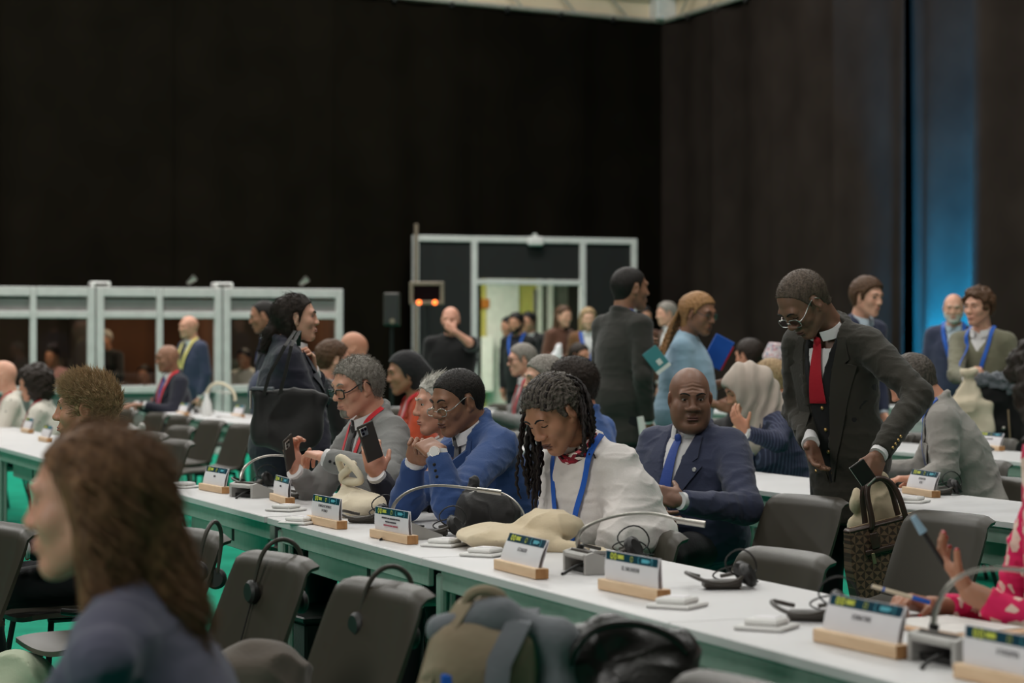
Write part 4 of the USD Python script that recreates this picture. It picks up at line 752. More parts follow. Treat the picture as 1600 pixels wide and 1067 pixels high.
# the second row of heads from the left: people behind the first table
BLUE = person('dark-skinned man in bright blue suit and glasses, hands clasped at his mouth', 714, 627, 8.95, 24, hface=37, pitch=17, lean=24, skin='skin_dark', hair=buzz, top='suit_blue', tie='tie_grey', g=1.1, hs=.98, v=.30, neck=.045, eyes='down', nose=1.35, glasses=dict(m='silver_frame', r=.0017, hh=.015, hw=.024, dn=.016, n=2.4), brow='hair_black',
       arms=(dict(e=AP(702, 790, 8.4), w=AP(684, 710, 8.45), d=AP(650, 680, 8.58), n=(0.1, -1, 0.3), pose='clasp'), dict(e=AP(634, 788, 8.75), w=AP(648, 724, 8.66), d=AP(660, 676, 8.56), n=(0.5, -0.8, -0.1), pose='clasp')))
GREY = person('man in grey suit with black glasses and red lanyard tapping his phone', 557, 604, 9.8, 24, hface=33, pitch=14, lean=15, skin='skin_rosy', hair=dict(m='hair_grey', t=.007, noise=(.003, 90), comb=('n', 4200, .016, .0016), curl=.5), top='suit_grey', tie='tie_dark', shirt='shirt_white', g=1.22, hs=.98, neck=.062, v=.33, eyes='down', glasses=dict(r=.0028, dn=.010, n=4), brow='hair_grey', beard=dict(m='hair_grey', t=.0022, back=.066, wide=.026, line=[-.1, -.1, -.085, -.052, -.052]), lanyard=dict(m='strap_red', end=(-.02, -.40), w=.026),
       arms=(dict(e=AP(606, 748, 9.4), w=AP(512, 716, 9.5), d=AP(474, 704, 9.62), n=(0.2, -.6, -.8), pose='type'), dict(e=AP(492, 770, 10.0), w=AP(462, 738, 9.9), d=AP(455, 704, 9.92), n=(-.35, -.9, .2), pose='hold')))
SILV = person('silver-haired man in dark suit partly hidden behind the blue suit, raising a phone', 688, 632, 9.62, 14, pitch=6, lean=10, skin='skin_rosy', hair=dict(m='hair_silver', t=.009, noise=(.003, 60), comb=('back', 4200, .040, .0016), curl=.12), top='suit_night', g=1.1, hs=.97, brow='hair_silver', neck=.07,
       arms=(dict(e=AP(622, 800, 9.25), w=AP(589, 744, 9.12), d=AP(581, 706, 9.12), n=(-.2, -.9, .3), pose='hold'), dict(e=AP(600, 800, 9.8), w=AP(570, 830, 9.6))))
def cape(F, C, S, E, Wr):
    q = lambda *a: unp(*a)
    F.cone(S[0], q(985, 775, 7.9), .070, .085, .03); F.cone(q(985, 775, 7.9), q(1032, 826, 7.85), .085, .048, .03); F.cone(q(985, 775, 7.9), q(960, 850, 7.75), .085, .055, .03); F.cone(q(960, 850, 7.75), q(1032, 826, 7.85), .05, .048, .03); F.cone(q(985, 790, 7.9), q(1000, 840, 7.8), .085, .06, .03)
    F.ell(C(0.03, 0, -.38), A([C(1, 0, 0) - C(0, 0, 0), C(0, 1, 0) - C(0, 0, 0), C(0, 0, 1) - C(0, 0, 0)]), (.15, .19, .22), .05)
WHITE = person('woman in white dress with long dark braids looking down at the table', 866, 645, 7.95, 42, pitch=36, roll=-6, lean=20, skin='skin_brown', woman=True, w=.98, hair=dict(m='hair_salt', t=.010, line='w', noise=(.009, 90), comb=('n', 1800, .012, .0022), curl=.9, **{'raise': -.004}), top='white_dress', topname='dress', bottoms='white_dress', v=0, lapel=False, hs=1.0, g=1.05, eyes='down', brow='hair_black', nose=1.3, fold=1.2, hands=False, lanyard=dict(m='strap_blue', end=(.01, -.33), w=.022), extra=dict(top=cape),
       arms=(dict(e=AP(985, 775, 8.0), w=AP(1005, 850, 7.9)), dict(e=(.04, .0, -.28), w=(.12, -.12, -.36))))
BALD = person('bald heavy man in navy suit and blue tie turned to face the camera, frowning', 1078, 622, 10.1, 52, hface=93, pitch=9, lean=4, skin='skin_deep', top='suit_navy', tie='tie_blue', g=1.42, w=1.12, hs=1.06, v=.34, nose=1.5, brow='hair_black', wrinkle=.0018, neck=.055, fat=.004, slit=.0026, beard=dict(m='hair_salt', t=.0012, back=.060, line=[-.1, -.1, -.10, -.086, -.086]),
       arms=(dict(e=AP(1166, 795, 9.75), w=AP(1066, 783, 9.55), d=AP(1030, 772, 9.6), n=(-.4, -.9, 0), pose='relaxed'), dict(e=AP(1002, 770, 10.2), w=AP(1030, 800, 9.9))))
STAND = person('standing man in dark three-piece suit and red tie looking down, bag in hand', 1255, 473, 9.6, 46, hface=30, pitch=48, lean=15, sit=False, skin='skin_deep', hair=dict(m='hair_umber', t=.003, noise=(.0016, 260), line='recede', comb=('n', 2600, .007, .0014)), top='suit_olive', tie='tie_red', bottoms='suit_black', g=1.06, w=1.02, hs=1.05, v=.60, vw=1.5, vest=dict(m='suit_black', v=.25), nose=1.4, eyes='down', brow='hair_black', jlen=.26, glasses=dict(m='silver_frame', r=.0022, dn=.012), neck=.085,
       arms=(dict(e=AP(1436, 618, 9.35), w=AP(1374, 708, 9.15), d=AP(1360, 752, 9.1), n=(-.2, -1, -.1), pose='fist'), dict(e=AP(1246, 640, 9.85), w=AP(1266, 692, 9.6), d=AP(1280, 735, 9.5), n=(.2, -1, .1), pose=(14, 20, 14, 4))))
# people standing and seated further back, from the left
person('bald man cut off by the left edge of the picture', 3, 588, 18.6, 12, skin='skin_fair', top='print_lattice', topname='blouse', lapel=False, v=0, lanyard=dict(m='strap_red'), arms=DESK(), brow=None)
person('woman with dark curly hair in a white lattice-patterned jacket at the left', 52, 600, 18.0, -4, pitch=10, lean=6, woman=True, skin='skin_tan', hair=dict(m='hair_dark', t=.03, line='full', noise=(.02, 30), vol=[((-.05, 0, -.04), (.10, .10, .13), .04), ((-.05, 0, .02), (.11, .105, .11), .04)]), top='print_lattice', lapel=False, v=.16, collar=False, lanyard=dict(m='strap_red', w=.03), arms=DESK(), g=1.15)
SPIKE = person('young man with spiky blond hair and dark suit seated facing left', 134, 640, 8.6, 6, hface=4, pitch=2, lean=4, skin='skin_tan', hair=dict(m='hair_blond', t=.010, noise=(.004, 70), comb=('up', 5200, .040, .0019), curl=.15), top='suit_night', hs=1.0, g=1.0, brow='hair_brown', seatz=.56,
       arms=(dict(e=AP(105, 845, 8.4), w=AP(44, 856, 8.35), d=AP(8, 870, 8.4), n=(0, -.3, -1), pose='relaxed'), dict(e=AP(60, 835, 8.9), w=AP(30, 852, 8.7), d=AP(0, 850, 8.7), n=(0, -.3, -1), pose='relaxed')))
FRONT = person('blurred long-haired woman in slate knit top close to the camera, facing left', 146, 786, 4.1, -6, pitch=4, lean=14, woman=True, w=1.17, skin='skin_rosy', hair=dict(m='hair_chestnut', t=.007, line='w', noise=(.003, 60), st=(1, 1, .2), drop=.36, comb=('swept', 7000, .08, .0016), curl=.03, lift=.0, spread=.04, strands=[[((-.03, s, -.02), (-.035, s * 1.25, -.20), .050, .045), ((-.035, s * 1.25, -.20), (-.02 - .03 * abs(s) / .05, s * 1.5, -.30), .042, .018)] for s in (-.055, .055)] + [[((-.075, 0, 0), (-.105, 0, -.16), .06, .065), ((-.105, 0, -.16), (-.14, .02, -.31), .06, .025)], [((-.005, .074, .03), (-.015, .080, -.06), .026, .026), ((-.015, .080, -.06), (-.02, .088, -.22), .026, .022)]]), top='knit_slate', topname='sweater', lapel=False, v=0, hs=1.06, g=1.2, fold=.8, brow='hair_brown',
       arms=(dict(e=AP(160, 1035, 3.85), w=AP(70, 1120, 3.95)), dict(e=(.08, .06, -.27), w=(.28, .0, -.36))))
person('seated man in black suit with a red lanyard before the booths', 261, 560, 22.0, 28, skin='skin_dark', top='suit_night', shirt='shirt_white', tie='tie_blue', lanyard=dict(m='strap_red', w=.035), g=1.15, arms=DESK(), brow='hair_black')
person('standing bald man in navy suit with a yellow lanyard by the booth windows', 294, 511, 26.6, 42, sit=False, pitch=3, skin='skin_rosy', top='suit_navy', tie='tie_dark', lanyard=dict(m='strap_yellow', w=.04), g=1.2, hs=1.02)
person('standing man in dark suit half hidden by the woman with the bag, blue tie', 411, 494, 19.0, 6, sit=False, pitch=14, skin='skin_brown', top='suit_night', tie='tie_blue', hair=dict(m='hair_buzz', t=.003, noise=(.001, 200), line='recede'), g=1.1)
person('bald man in navy suit bending forward behind the woman with the bag', 552, 546, 17.5, 186, sit=False, pitch=45, lean=62, skin='skin_tan', top='suit_navy', g=1.15, v=.2, arms=(dict(e=(.1, .05, -.25), w=(.25, .0, -.42)),) * 2)
person('person with brown hair and black coat seated just right of the woman with the bag', 521, 562, 15.5, 200, skin='skin_fair', hair=dict(m='hair_brown', t=.014, noise=(.006, 60)), top='coat_black', arms=LAP())
BAGW = person('standing woman in black suit, dark hair tied back, big black bag on her shoulder', 464, 497, 11.3, 186, hface=182, pitch=0, lean=3, sit=False, woman=True, skin='skin_fair', hair=dict(m='hair_dark', t=.009, line='w', noise=(.002, 80), st=(1, 1, .3), drop=.2, comb=('back', 3600, .045, .0016), curl=.04, lift=.02, spread=.06, vol=[((-.075, 0, .02), (.05, .07, .08))], strands=[[((-.10, 0, -.02), (-.13, 0, -.08), .036, .034), ((-.13, 0, -.08), (-.165, 0, -.16), .036, .022)], [((-.03, -.05, -.03), (-.02, -.045, -.10), .036, .03)], [((-.03, .05, -.03), (-.02, .045, -.10), .036, .03)]]), top='suit_night', hs=.90, w=1.18, g=1.25, v=.28, neck=.06, brow='hair_dark', jlen=.2,
       arms=(dict(e=AP(500, 618, 11.5), w=AP(489, 580, 11.3), d=AP(485, 548, 11.25), n=(-.8, -.5, .2), pose='clasp'), dict(e=AP(491, 648, 11.1), w=AP(507, 712, 11.0), d=AP(512, 740, 11.0), n=(0, -1, 0), pose='relaxed')))
person('woman in orange jacket and dark headwrap seated behind the silver-haired man', 633, 583, 15.0, 14, pitch=10, woman=True, skin='skin_brown', hair=dict(m='hat_navy', t=.016, line='full', noise=(.002, 60), vol=[((-.09, 0, .0), (.06, .06, .06)), ((-.12, 0, -.03), (.05, .05, .05))]), top='orange_coat', shirt='shirt_pink', collar=False, lanyard=dict(m='strap_red', w=.03), arms=DESK(), hs=1.05)
person('man in black T-shirt beside the doorway with a hand over his mouth', 704, 500, 22.0, 84, sit=False, pitch=6, skin='skin_rosy', top='tee_black', topname='tshirt', lapel=False, v=0, sleeve=.42, g=1.25, w=1.1, bottoms='suit_black', beard=dict(m='hair_dark', t=.006), arms=(dict(e=AP(733, 535, 21.6), w=AP(711, 518, 21.55), d=AP(700, 509, 21.6), n=(-.7, .3, 0), pose='relaxed'), None))
person('bearded man in black jacket and dark hair standing in the doorway', 806, 505, 28.5, 62, sit=False, skin='skin_tan', hair=dict(m='hair_black', t=.014), top='suit_black', shirt='suit_night', beard=dict(m='hair_black', t=.006), lanyard=dict(m='strap_blue', w=.03), g=1.1)
person('dark-haired man right behind the bearded man in the doorway', 825, 503, 30.0, 62, sit=False, skin='skin_tan', hair=dict(m='hair_black', t=.014), top='suit_black', g=1.1)
person('man mostly hidden left of the bearded man in the doorway', 795, 510, 30.5, 30, sit=False, skin='skin_tan', hair=dict(m='hair_black', t=.014), top='suit_black')
person('long-haired woman in brown sweater holding a white bag by the doorway', 881, 494, 28.0, 128, sit=False, woman=True, skin='skin_fair', hair=dict(m='hair_brown', t=.012, line='w', drop=.3, strands=[[((-.05, s, -.02), (-.05, s * 1.3, -.22), .05, .04)] for s in (-.05, .05)]), top='coat_brown', topname='sweater', lapel=False, v=0, arms=(dict(e=(-.03, .12, -.26), w=(.16, .02, -.22)), dict(e=(.0, .08, -.26), w=(.25, -.05, -.25))), g=1.15)
person('blond woman in rust-brown jacket with a blue lanyard by the doorway', 919, 498, 27.5, 96, sit=False, woman=True, skin='skin_fair', hair=dict(m='hair_blond', t=.016, line='w', drop=.2, strands=[[((-.03, s, -.02), (-.02, s * 1.2, -.13), .05, .04)] for s in (-.055, .055)]), top='coat_rust', shirt='shirt_white', lanyard=dict(m='strap_blue', w=.035), g=1.15)
person('seated woman in sage top with dark hair below the doorway group', 906, 556, 24.0, 138, woman=True, skin='skin_tan', hair=dict(m='hair_dark', t=.014, line='w'), top='top_sage', topname='blouse', lapel=False, v=0, arms=LAP())
person('grey-haired man in glasses and grey suit with a red lanyard, seated mid hall', 815, 562, 18.6, 12, skin='skin_fair', hair=dict(m='hair_grey', t=.011), top='suit_grey', lanyard=dict(m='strap_red', w=.03), glasses=dict(r=.002), arms=DESK(), brow='hair_grey')
person('grey-haired man whose head shows just behind the woman in white', 850, 592, 12.6, 20, skin='skin_fair', hair=dict(m='hair_grey', t=.010), top='suit_navy', arms=LAP(), brow='hair_grey')
person('man in blue jacket with short dark hair seen from behind, beside the white dress', 893, 603, 11.6, -22, pitch=8, lean=10, skin='skin_tan', hair=dict(m='hair_dark', t=.012, noise=(.003, 90), comb=('n', 3000, .012, .0015)), top='jacket_blue', g=1.15, w=1.1, hs=1.1, arms=LAP(), neck=.07)
TALL = person('tall man standing in charcoal suit with a blue lanyard, seen from behind', 985, 451, 14.6, 218, hface=204, pitch=2, sit=False, skin='skin_dark', hair=dict(m='hair_buzz', t=.003, noise=(.001, 240)), top='suit_charcoal', lanyard=dict(m='strap_blue', w=.03), g=1.1, w=1.05, hs=1.08, jlen=.24, arms=(dict(e=(.02, .05, -.29), w=(.22, -.02, -.16)), dict(e=(-.04, .06, -.30), w=(.03, .02, -.56), d=(.1, 0, -1), n=(0, -1, 0))))
person('person in a brown coat far back, right of the tall standing man', 1007, 495, 28.0, 110, sit=False, skin='skin_tan', hair=dict(m='hair_black', t=.012), top='coat_brown')
person('grey-haired man far back between the tall man and the woman with golden braids', 1041, 490, 25.5, 20, sit=False, skin='skin_fair', hair=dict(m='hair_grey', t=.012), top='coat_brown', g=1.1)
BRAID = person('standing woman in pale denim top with long golden braids and glasses', 1092, 490, 15.0, 165, hface=142, pitch=14, sit=False, woman=True, w=1.15, skin='skin_dark', hair=dict(m='braid_gold', t=.012, line='w', noise=(.004, 110), st=(.4, 1, 1), vol=[((-.09, 0, .03), (.05, .06, .06))]), top='denim_pale', topname='blouse', lapel=False, v=0, sleeve=.46, g=1.3, glasses=dict(r=.002), brow='hair_black', bottoms='denim_pale', jlen=.3, hs=1.05, arms=(dict(e=(.0, .06, -.27), w=(.24, .0, -.20)), dict(e=(.02, .08, -.27), w=(.22, .03, -.34), d=(1, 0, -.2))))
person('dark-haired person just left of the man in the patterned cap', 1170, 556, 18.0, 320, skin='skin_tan', hair=dict(m='hair_dark', t=.014, noise=(.004, 70)), top='suit_black', arms=LAP())
TOPI = person('man in sand jacket wearing a pale patterned brimless cap', 1211, 570, 16.8, 72, pitch=6, skin='skin_tan', top='suit_sand', hair=dict(m='hair_black', t=.006), arms=DESK(), g=1.1, brow='hair_black')
HIJAB = person('woman in taupe headscarf and navy pinstripe jacket bent over the table', 1164, 608, 12.5, 12, pitch=26, lean=22, woman=True, skin='skin_tan', top='stripe_navy', v=.2, lanyard=dict(m='strap_blue', w=.03), w=1.12, g=1.1, eyes='down', brow='hair_dark', arms=(dict(e=AP(1215, 690, 12.2), w=AP(1166, 676, 12.1), d=AP(1152, 655, 12.1), n=(-.5, -.5, .5), pose='relaxed'), dict(e=(.12, .06, -.24), w=(.34, -.04, -.14))))
person('person with short fair hair and pale shirt between headscarf and standing man', 1203, 592, 14.6, -20, skin='skin_tan', hair=dict(m='hair_blond', t=.008), top='top_white', topname='blouse', lapel=False, v=0, arms=DESK())
person('brown-haired young man in navy jacket standing behind the man with the bag', 1356, 464, 16.0, 128, hface=132, pitch=10, sit=False, skin='skin_fair', hair=dict(m='hair_brown', t=.020, noise=(.005, 60)), top='suit_navy', lapel=False, shirt='shirt_pale', hs=1.02)
SEATG = person('man in light grey suit bent over the second table behind the standing man', 1424, 597, 11.0, -14, pitch=34, lean=26, skin='skin_tan', hair=dict(m='hair_salt', t=.010), top='suit_lightgrey', lanyard=dict(m='strap_blue', w=.035), g=1.12, w=1.08, arms=(dict(e=AP(1478, 735, 10.7), w=AP(1440, 748, 10.6), d=AP(1420, 748, 10.6), n=(0, 0, -1)), dict(e=(.12, .05, -.24), w=(.36, -.06, -.24))))
person('bald man with white beard in navy suit standing by the blue-lit drape', 1490, 482, 20.0, 78, sit=False, skin='skin_fair', top='suit_navy', shirt='shirt_pale', lanyard=dict(m='strap_blue', w=.03), beard=dict(m='beard_white', t=.007, line=[-.005, -.02, -.05, -.046, -.046]), g=1.2, brow='hair_silver')
CURL = person('curly-haired young man in olive sweater with blue lanyard carrying bags', 1528, 480, 16.3, 58, hface=44, pitch=6, sit=False, skin='skin_fair', hair=dict(m='hair_brown', t=.024, noise=(.018, 34)), top='knit_olive', topname='sweater', lapel=False, v=.12, shirt='shirt_white', lanyard=dict(m='strap_blue', w=.026, end=(.0, -.36)), bottoms='pants_dark', brow='hair_dark', w=1.02, neck=.09, arms=(dict(e=(-.02, .10, -.28), w=(.20, -.02, -.26), d=(1, -.5, 0), n=(0, 0, 1)), dict(e=AP(1494, 586, 16.1), w=AP(1512, 592, 15.85), d=AP(1520, 584, 15.8), n=(-.3, -1, 0), pose='fist')))
PINK = person('woman in bright pink with patterned scarf writing at the right edge', 1652, 612, 5.75, 18, hface=-62, pitch=20, lean=12, woman=True, skin='skin_brown', hair=dict(m='hair_dark', t=.035, line='full', noise=(.024, 34), drop=.22, vol=[((-.05, s, -.10), (.08, .06, .17), .05) for s in (-.07, .07)]), top='print_pink', topname='blouse', sleeve=.90, v=0, lapel=False, g=1.05, w=1.05, eyes='down',
       arms=(dict(e=AP(1640, 985, 5.55), w=AP(1516, 926, 5.6), d=AP(1478, 880, 5.65), n=(-.1, -.4, .9), pose=(18, 22, 12, 12), fingers={0: (20, 25, 10)}), dict(e=AP(1575, 962, 6.0), w=AP(1452, 948, 5.8), d=AP(1412, 936, 5.75), n=(0, -.2, -1), pose='pinch')))
# interpreters behind the booth glass
for px_, py_, lab_, tp_, hm_ in ((81, 557, 'interpreter in pink shirt behind the left booth window', 'shirt_pink', 'hair_black'), (163, 530, 'interpreter standing behind the dark booth window left of centre', 'coat_black', 'hair_grey'), (226, 585, 'interpreter low behind the booth window left of the man in navy suit', 'shirt_pale', 'hair_dark'), (381, 560, 'interpreter in white shirt behind the right-hand booth window', 'top_white', 'hair_black')):
    person(lab_, px_, py_, 30.6, 70, skin='skin_brown', hair=dict(m=hm_, t=.012), top=tp_, topname='blouse', lapel=False, v=0, arms=DESK(), brow=None, seatz=.6)
# ---------------------------------------------------------------- more of the cast's hair, headgear and worn things
def add(p, name, mesh, m, smooth=True, label=None, under=None): return part(under or p['t'], name, p['off'](mesh), m, smooth, label)
r_ = np.random.default_rng(11)
H, C = WHITE['H'], WHITE['C']
def braid(p, pts, m='braid_black', r=.0062):
    pts = A(pts, float); from scipy.interpolate import CubicSpline
    t = np.r_[0, np.cumsum(np.linalg.norm(np.diff(pts, axis=0), axis=1))]; s = np.linspace(0, t[-1], max(10, int(t[-1] / .0075))); q = CubicSpline(t, pts)(s); q += 0.0022 * np.stack([np.sin(s * 210), np.cos(s * 190), 0 * s], 1)
    add(p, 'braid', tube(q, r * (1 + .22 * np.sin(s * 2 * np.pi / .014)) * np.interp(s / t[-1], [0, .85, 1], [1, .9, .45]), 7, spline=False), m)
for i in range(16):
    f, u = r_.uniform(-.05, .045), r_.uniform(-.01, .05); a = H(f * .6, -.060, .085 + r_.uniform(-.02, .02)); b = H(f, -.090, u); c = b + A([0, 0, -.10]) - RT * r_.uniform(0, .03) + FW * r_.uniform(-.03, .02); L = r_.uniform(.14, .27)
    d = c + A([0, 0, -L * .5]) + RT * r_.uniform(-.02, .02); braid(WHITE, [a, b, c, d, d + A([0, 0, -L * .5]) + RT * r_.uniform(-.015, .02)])
for i in range(13):
    f = r_.uniform(-.085, -.035); a = H(f, r_.uniform(.02, .06), .085); b = H(f - .015, .082, .0 + r_.uniform(-.02, .03)); c = b + A([0, 0, -.085]) + RT * r_.uniform(.005, .03) - FW * r_.uniform(.01, .04)
    d = march([WHITE['F']], c - FW * .12 + A([0, 0, -.045]), FW) - FW * .012; d = d if np.linalg.norm(d - c) < .16 else c + A([0, 0, -.06]) - FW * .02; e = march([WHITE['F']], d - FW * .10 + A([0, 0, -r_.uniform(.03, .07)]) + RT * r_.uniform(-.03, .01), FW) - FW * .012; e = e if np.linalg.norm(e - d) < .16 else d + A([0, 0, -.06]); braid(WHITE, [a, b, c, d, e])
for i in range(24):                       # the twisted rows over the crown
    l = -.066 + .132 * (i / 23.); row = []
    for f in np.linspace(.068, -.088, 8): q_ = max(0.04, 1 - ((f + .012) / .099) ** 2 - (l / .079) ** 2); row.append(H(f, l * 1.04, .030 + .089 * math.sqrt(q_) + .008))
    braid(WHITE, row, 'hair_salt' if i % 3 else 'braid_black', .0062)
band = Field(WHITE['N'] - .12, WHITE['N'] + .14, .005); cx_ = WHITE['CX']
for b in np.radians(np.arange(0, 360, 24)): q0, q1 = [C(.060 * math.cos(x) + .012, .066 * math.sin(x), .020 - .028 * math.cos(x)) for x in (b, b + .42)]; band.cone(q0, q1, .017, .017, .01, flat=(C(math.cos(b), math.sin(b), 0) - C(0, 0, 0), .55))
add(WHITE, 'neck_scarf', band.mesh(), 'print_red', label='red and white patterned neck band')
bl = Field(C(.03, 0, -.42) - .28, C(.03, 0, -.42) + .28, .008); bl.ell(C(0.03, 0, -.38), cx_, (.156, .196, .226), .0); Xb = bl.coords(WHITE['N'], cx_); bl.F = np.maximum(bl.F, np.abs(Xb[2] + .375) - .032).astype(np.float32)
add(WHITE, 'belt', bl.mesh(), 'print_red', label='red patterned belt')
# watch, pins, ring
W0, fd = BLUE['W'][0], nrm(BLUE['E'][0] - BLUE['W'][0]); wc = W0 + fd * -.002
ws = add(BLUE, 'watch', tube([wc - fd * .010, wc + fd * .010], .0335, 20, spline=False), 'leather_black'); o = nrm(-FW - fd * ((-FW) @ fd) - RT * .2); add(BLUE, 'watch_face', tube([wc + o * .030, wc + o * .041], .0195, 24, spline=False), 'silver_frame', 30, under=ws); add(BLUE, 'watch_dial', tube([wc + o * .041, wc + o * .0418], .016, 24, spline=False), 'paper', 30, under=ws)
for p, l, u in ((BLUE, .115, -.13), (BALD, .12, -.14)): q = march([p['F']], p['C'](.3, l, u), -p['fs']); add(p, 'lapel_pin', tube([q + p['fs'] * .012, q + p['fs'] * .019], .0085, 14, spline=False), 'white_plastic', 30, under=p['top'])
for p, n in ((BLUE, 3), (STAND, 4), (GREY, 3)):
    for k in range(n):
        w_, e_ = p['W'][0], p['E'][0]; d_ = nrm(e_ - w_); q = march([p['F']], w_ + d_ * (.035 + .022 * k) - FW * .12 + RT * .03 * (1 if p is STAND else -.6), FW); add(p, 'cuff_button', xf(trimesh.creation.icosphere(1, .0065), q - FW * .002), 'gold' if p is STAND else 'suit_black', under=p['top'])
# headscarf and caps
H, C = HIJAB['H'], HIJAB['C']; Fs = Field(HIJAB['Hc'] - .34, HIJAB['Hc'] + .24, .009); cranium(Fs, H, HIJAB['AX'], HIJAB['hs'], .020, True); Fs.ell(H(-.055, 0, .0), HIJAB['AX'], (.085, .09, .09), .03); Fs.cone(H(-.035, 0, -.02), C(-.02, 0, .0), .095, .105, .05); Fs.cone(C(-.02, 0, 0), C(.05, .05, -.13), .11, .09, .05); Fs.cone(H(-.07, .03, 0), C(-.06, .02, -.10), .08, .09, .05)
Fs.ell(H(.112, 0, -.024), HIJAB['AX'], (.080, .066, .094), .010, cut=True)
add(HIJAB, 'headscarf', displace(Fs.mesh(), lambda q: .007 * np.sin(95 * ((q - HIJAB['Hc']) @ nrm(HIJAB['AX'][0] * .7 + HIJAB['AX'][2] * .5)) + 5 * meshkit.noise(q * 9, 2))), 'scarf_taupe')
H = TOPI['H']; Fc = Field(H(0, 0, .1) - .15, H(0, 0, .1) + .15, .007); Fc.cone(H(-.012, 0, .055), H(-.02, .012, .150), .108, .070, 0, flat=(TOPI['AX'][1], .80), cap=True); Fc.cone(H(-.012, 0, .0), H(-.012, 0, .045), .11, .11, .004, cut=True, cap=True)
add(TOPI, 'brimless_cap', Fc.mesh(), 'print_topi', label='pale patterned brimless cap')
H, C = BRAID['H'], BRAID['C']
for i in range(16): l = -.05 + .1 * i / 15; a = H(-.03, l, .10); b = H(-.10, l * .9, .02); c = H(-.13 - .03 * r_.random(), l * .7 - .02, -.12) ; d = c + A([0, 0, -.14 - .12 * r_.random()]) - RT * (.05 + .05 * r_.random()); braid(BRAID, [a, b, c, d], 'braid_gold', .011)
H = BRAID['H']; add(BRAID, 'earring', xf(trimesh.creation.icosphere(2, .011), H(.0, .083, -.045)), 'gold')
# patterned scarf and nails of the woman in pink
C = PINK['C']; Fs = Field(C(0, 0, -.2) - .34, C(0, 0, -.2) + .34, .010); Fs.cone(C(-.01, -.05, .02), C(.05, .05, .0), .085, .09, .03); Fs.cone(C(.07, .07, -.02), C(.145, .06, -.42), .075, .07, .04, flat=(PINK['fs'], .6)); Fs.cone(C(.07, -.07, -.02), C(.135, -.05, -.36), .07, .065, .04, flat=(PINK['fs'], .6)); Fs.cone(C(0, .1, -.0), C(-.02, .17, -.30), .06, .09, .04)
add(PINK, 'scarf', displace(Fs.mesh(), lambda q: .012 * np.sin(60 * (q @ PINK['lft']) + 8 * meshkit.noise(q * 7, 4))), 'print_cream', label='cream and pink patterned scarf')
add(PINK, 'bow', cat(tube([C(.16, .05, -.16), C(.19, .09, -.13), C(.17, .03, -.20)], [.012, .022, .01], 8), tube([C(.16, .05, -.16), C(.18, -.0, -.22), C(.15, .02, -.30)], [.012, .022, .008], 8)), 'strap_red')
for tp in PINK['tips']:
    for e, v in tp: add(PINK, 'fingernail', xf(trimesh.creation.icosphere(1, .0062), e + v * .003), 'nail_red')
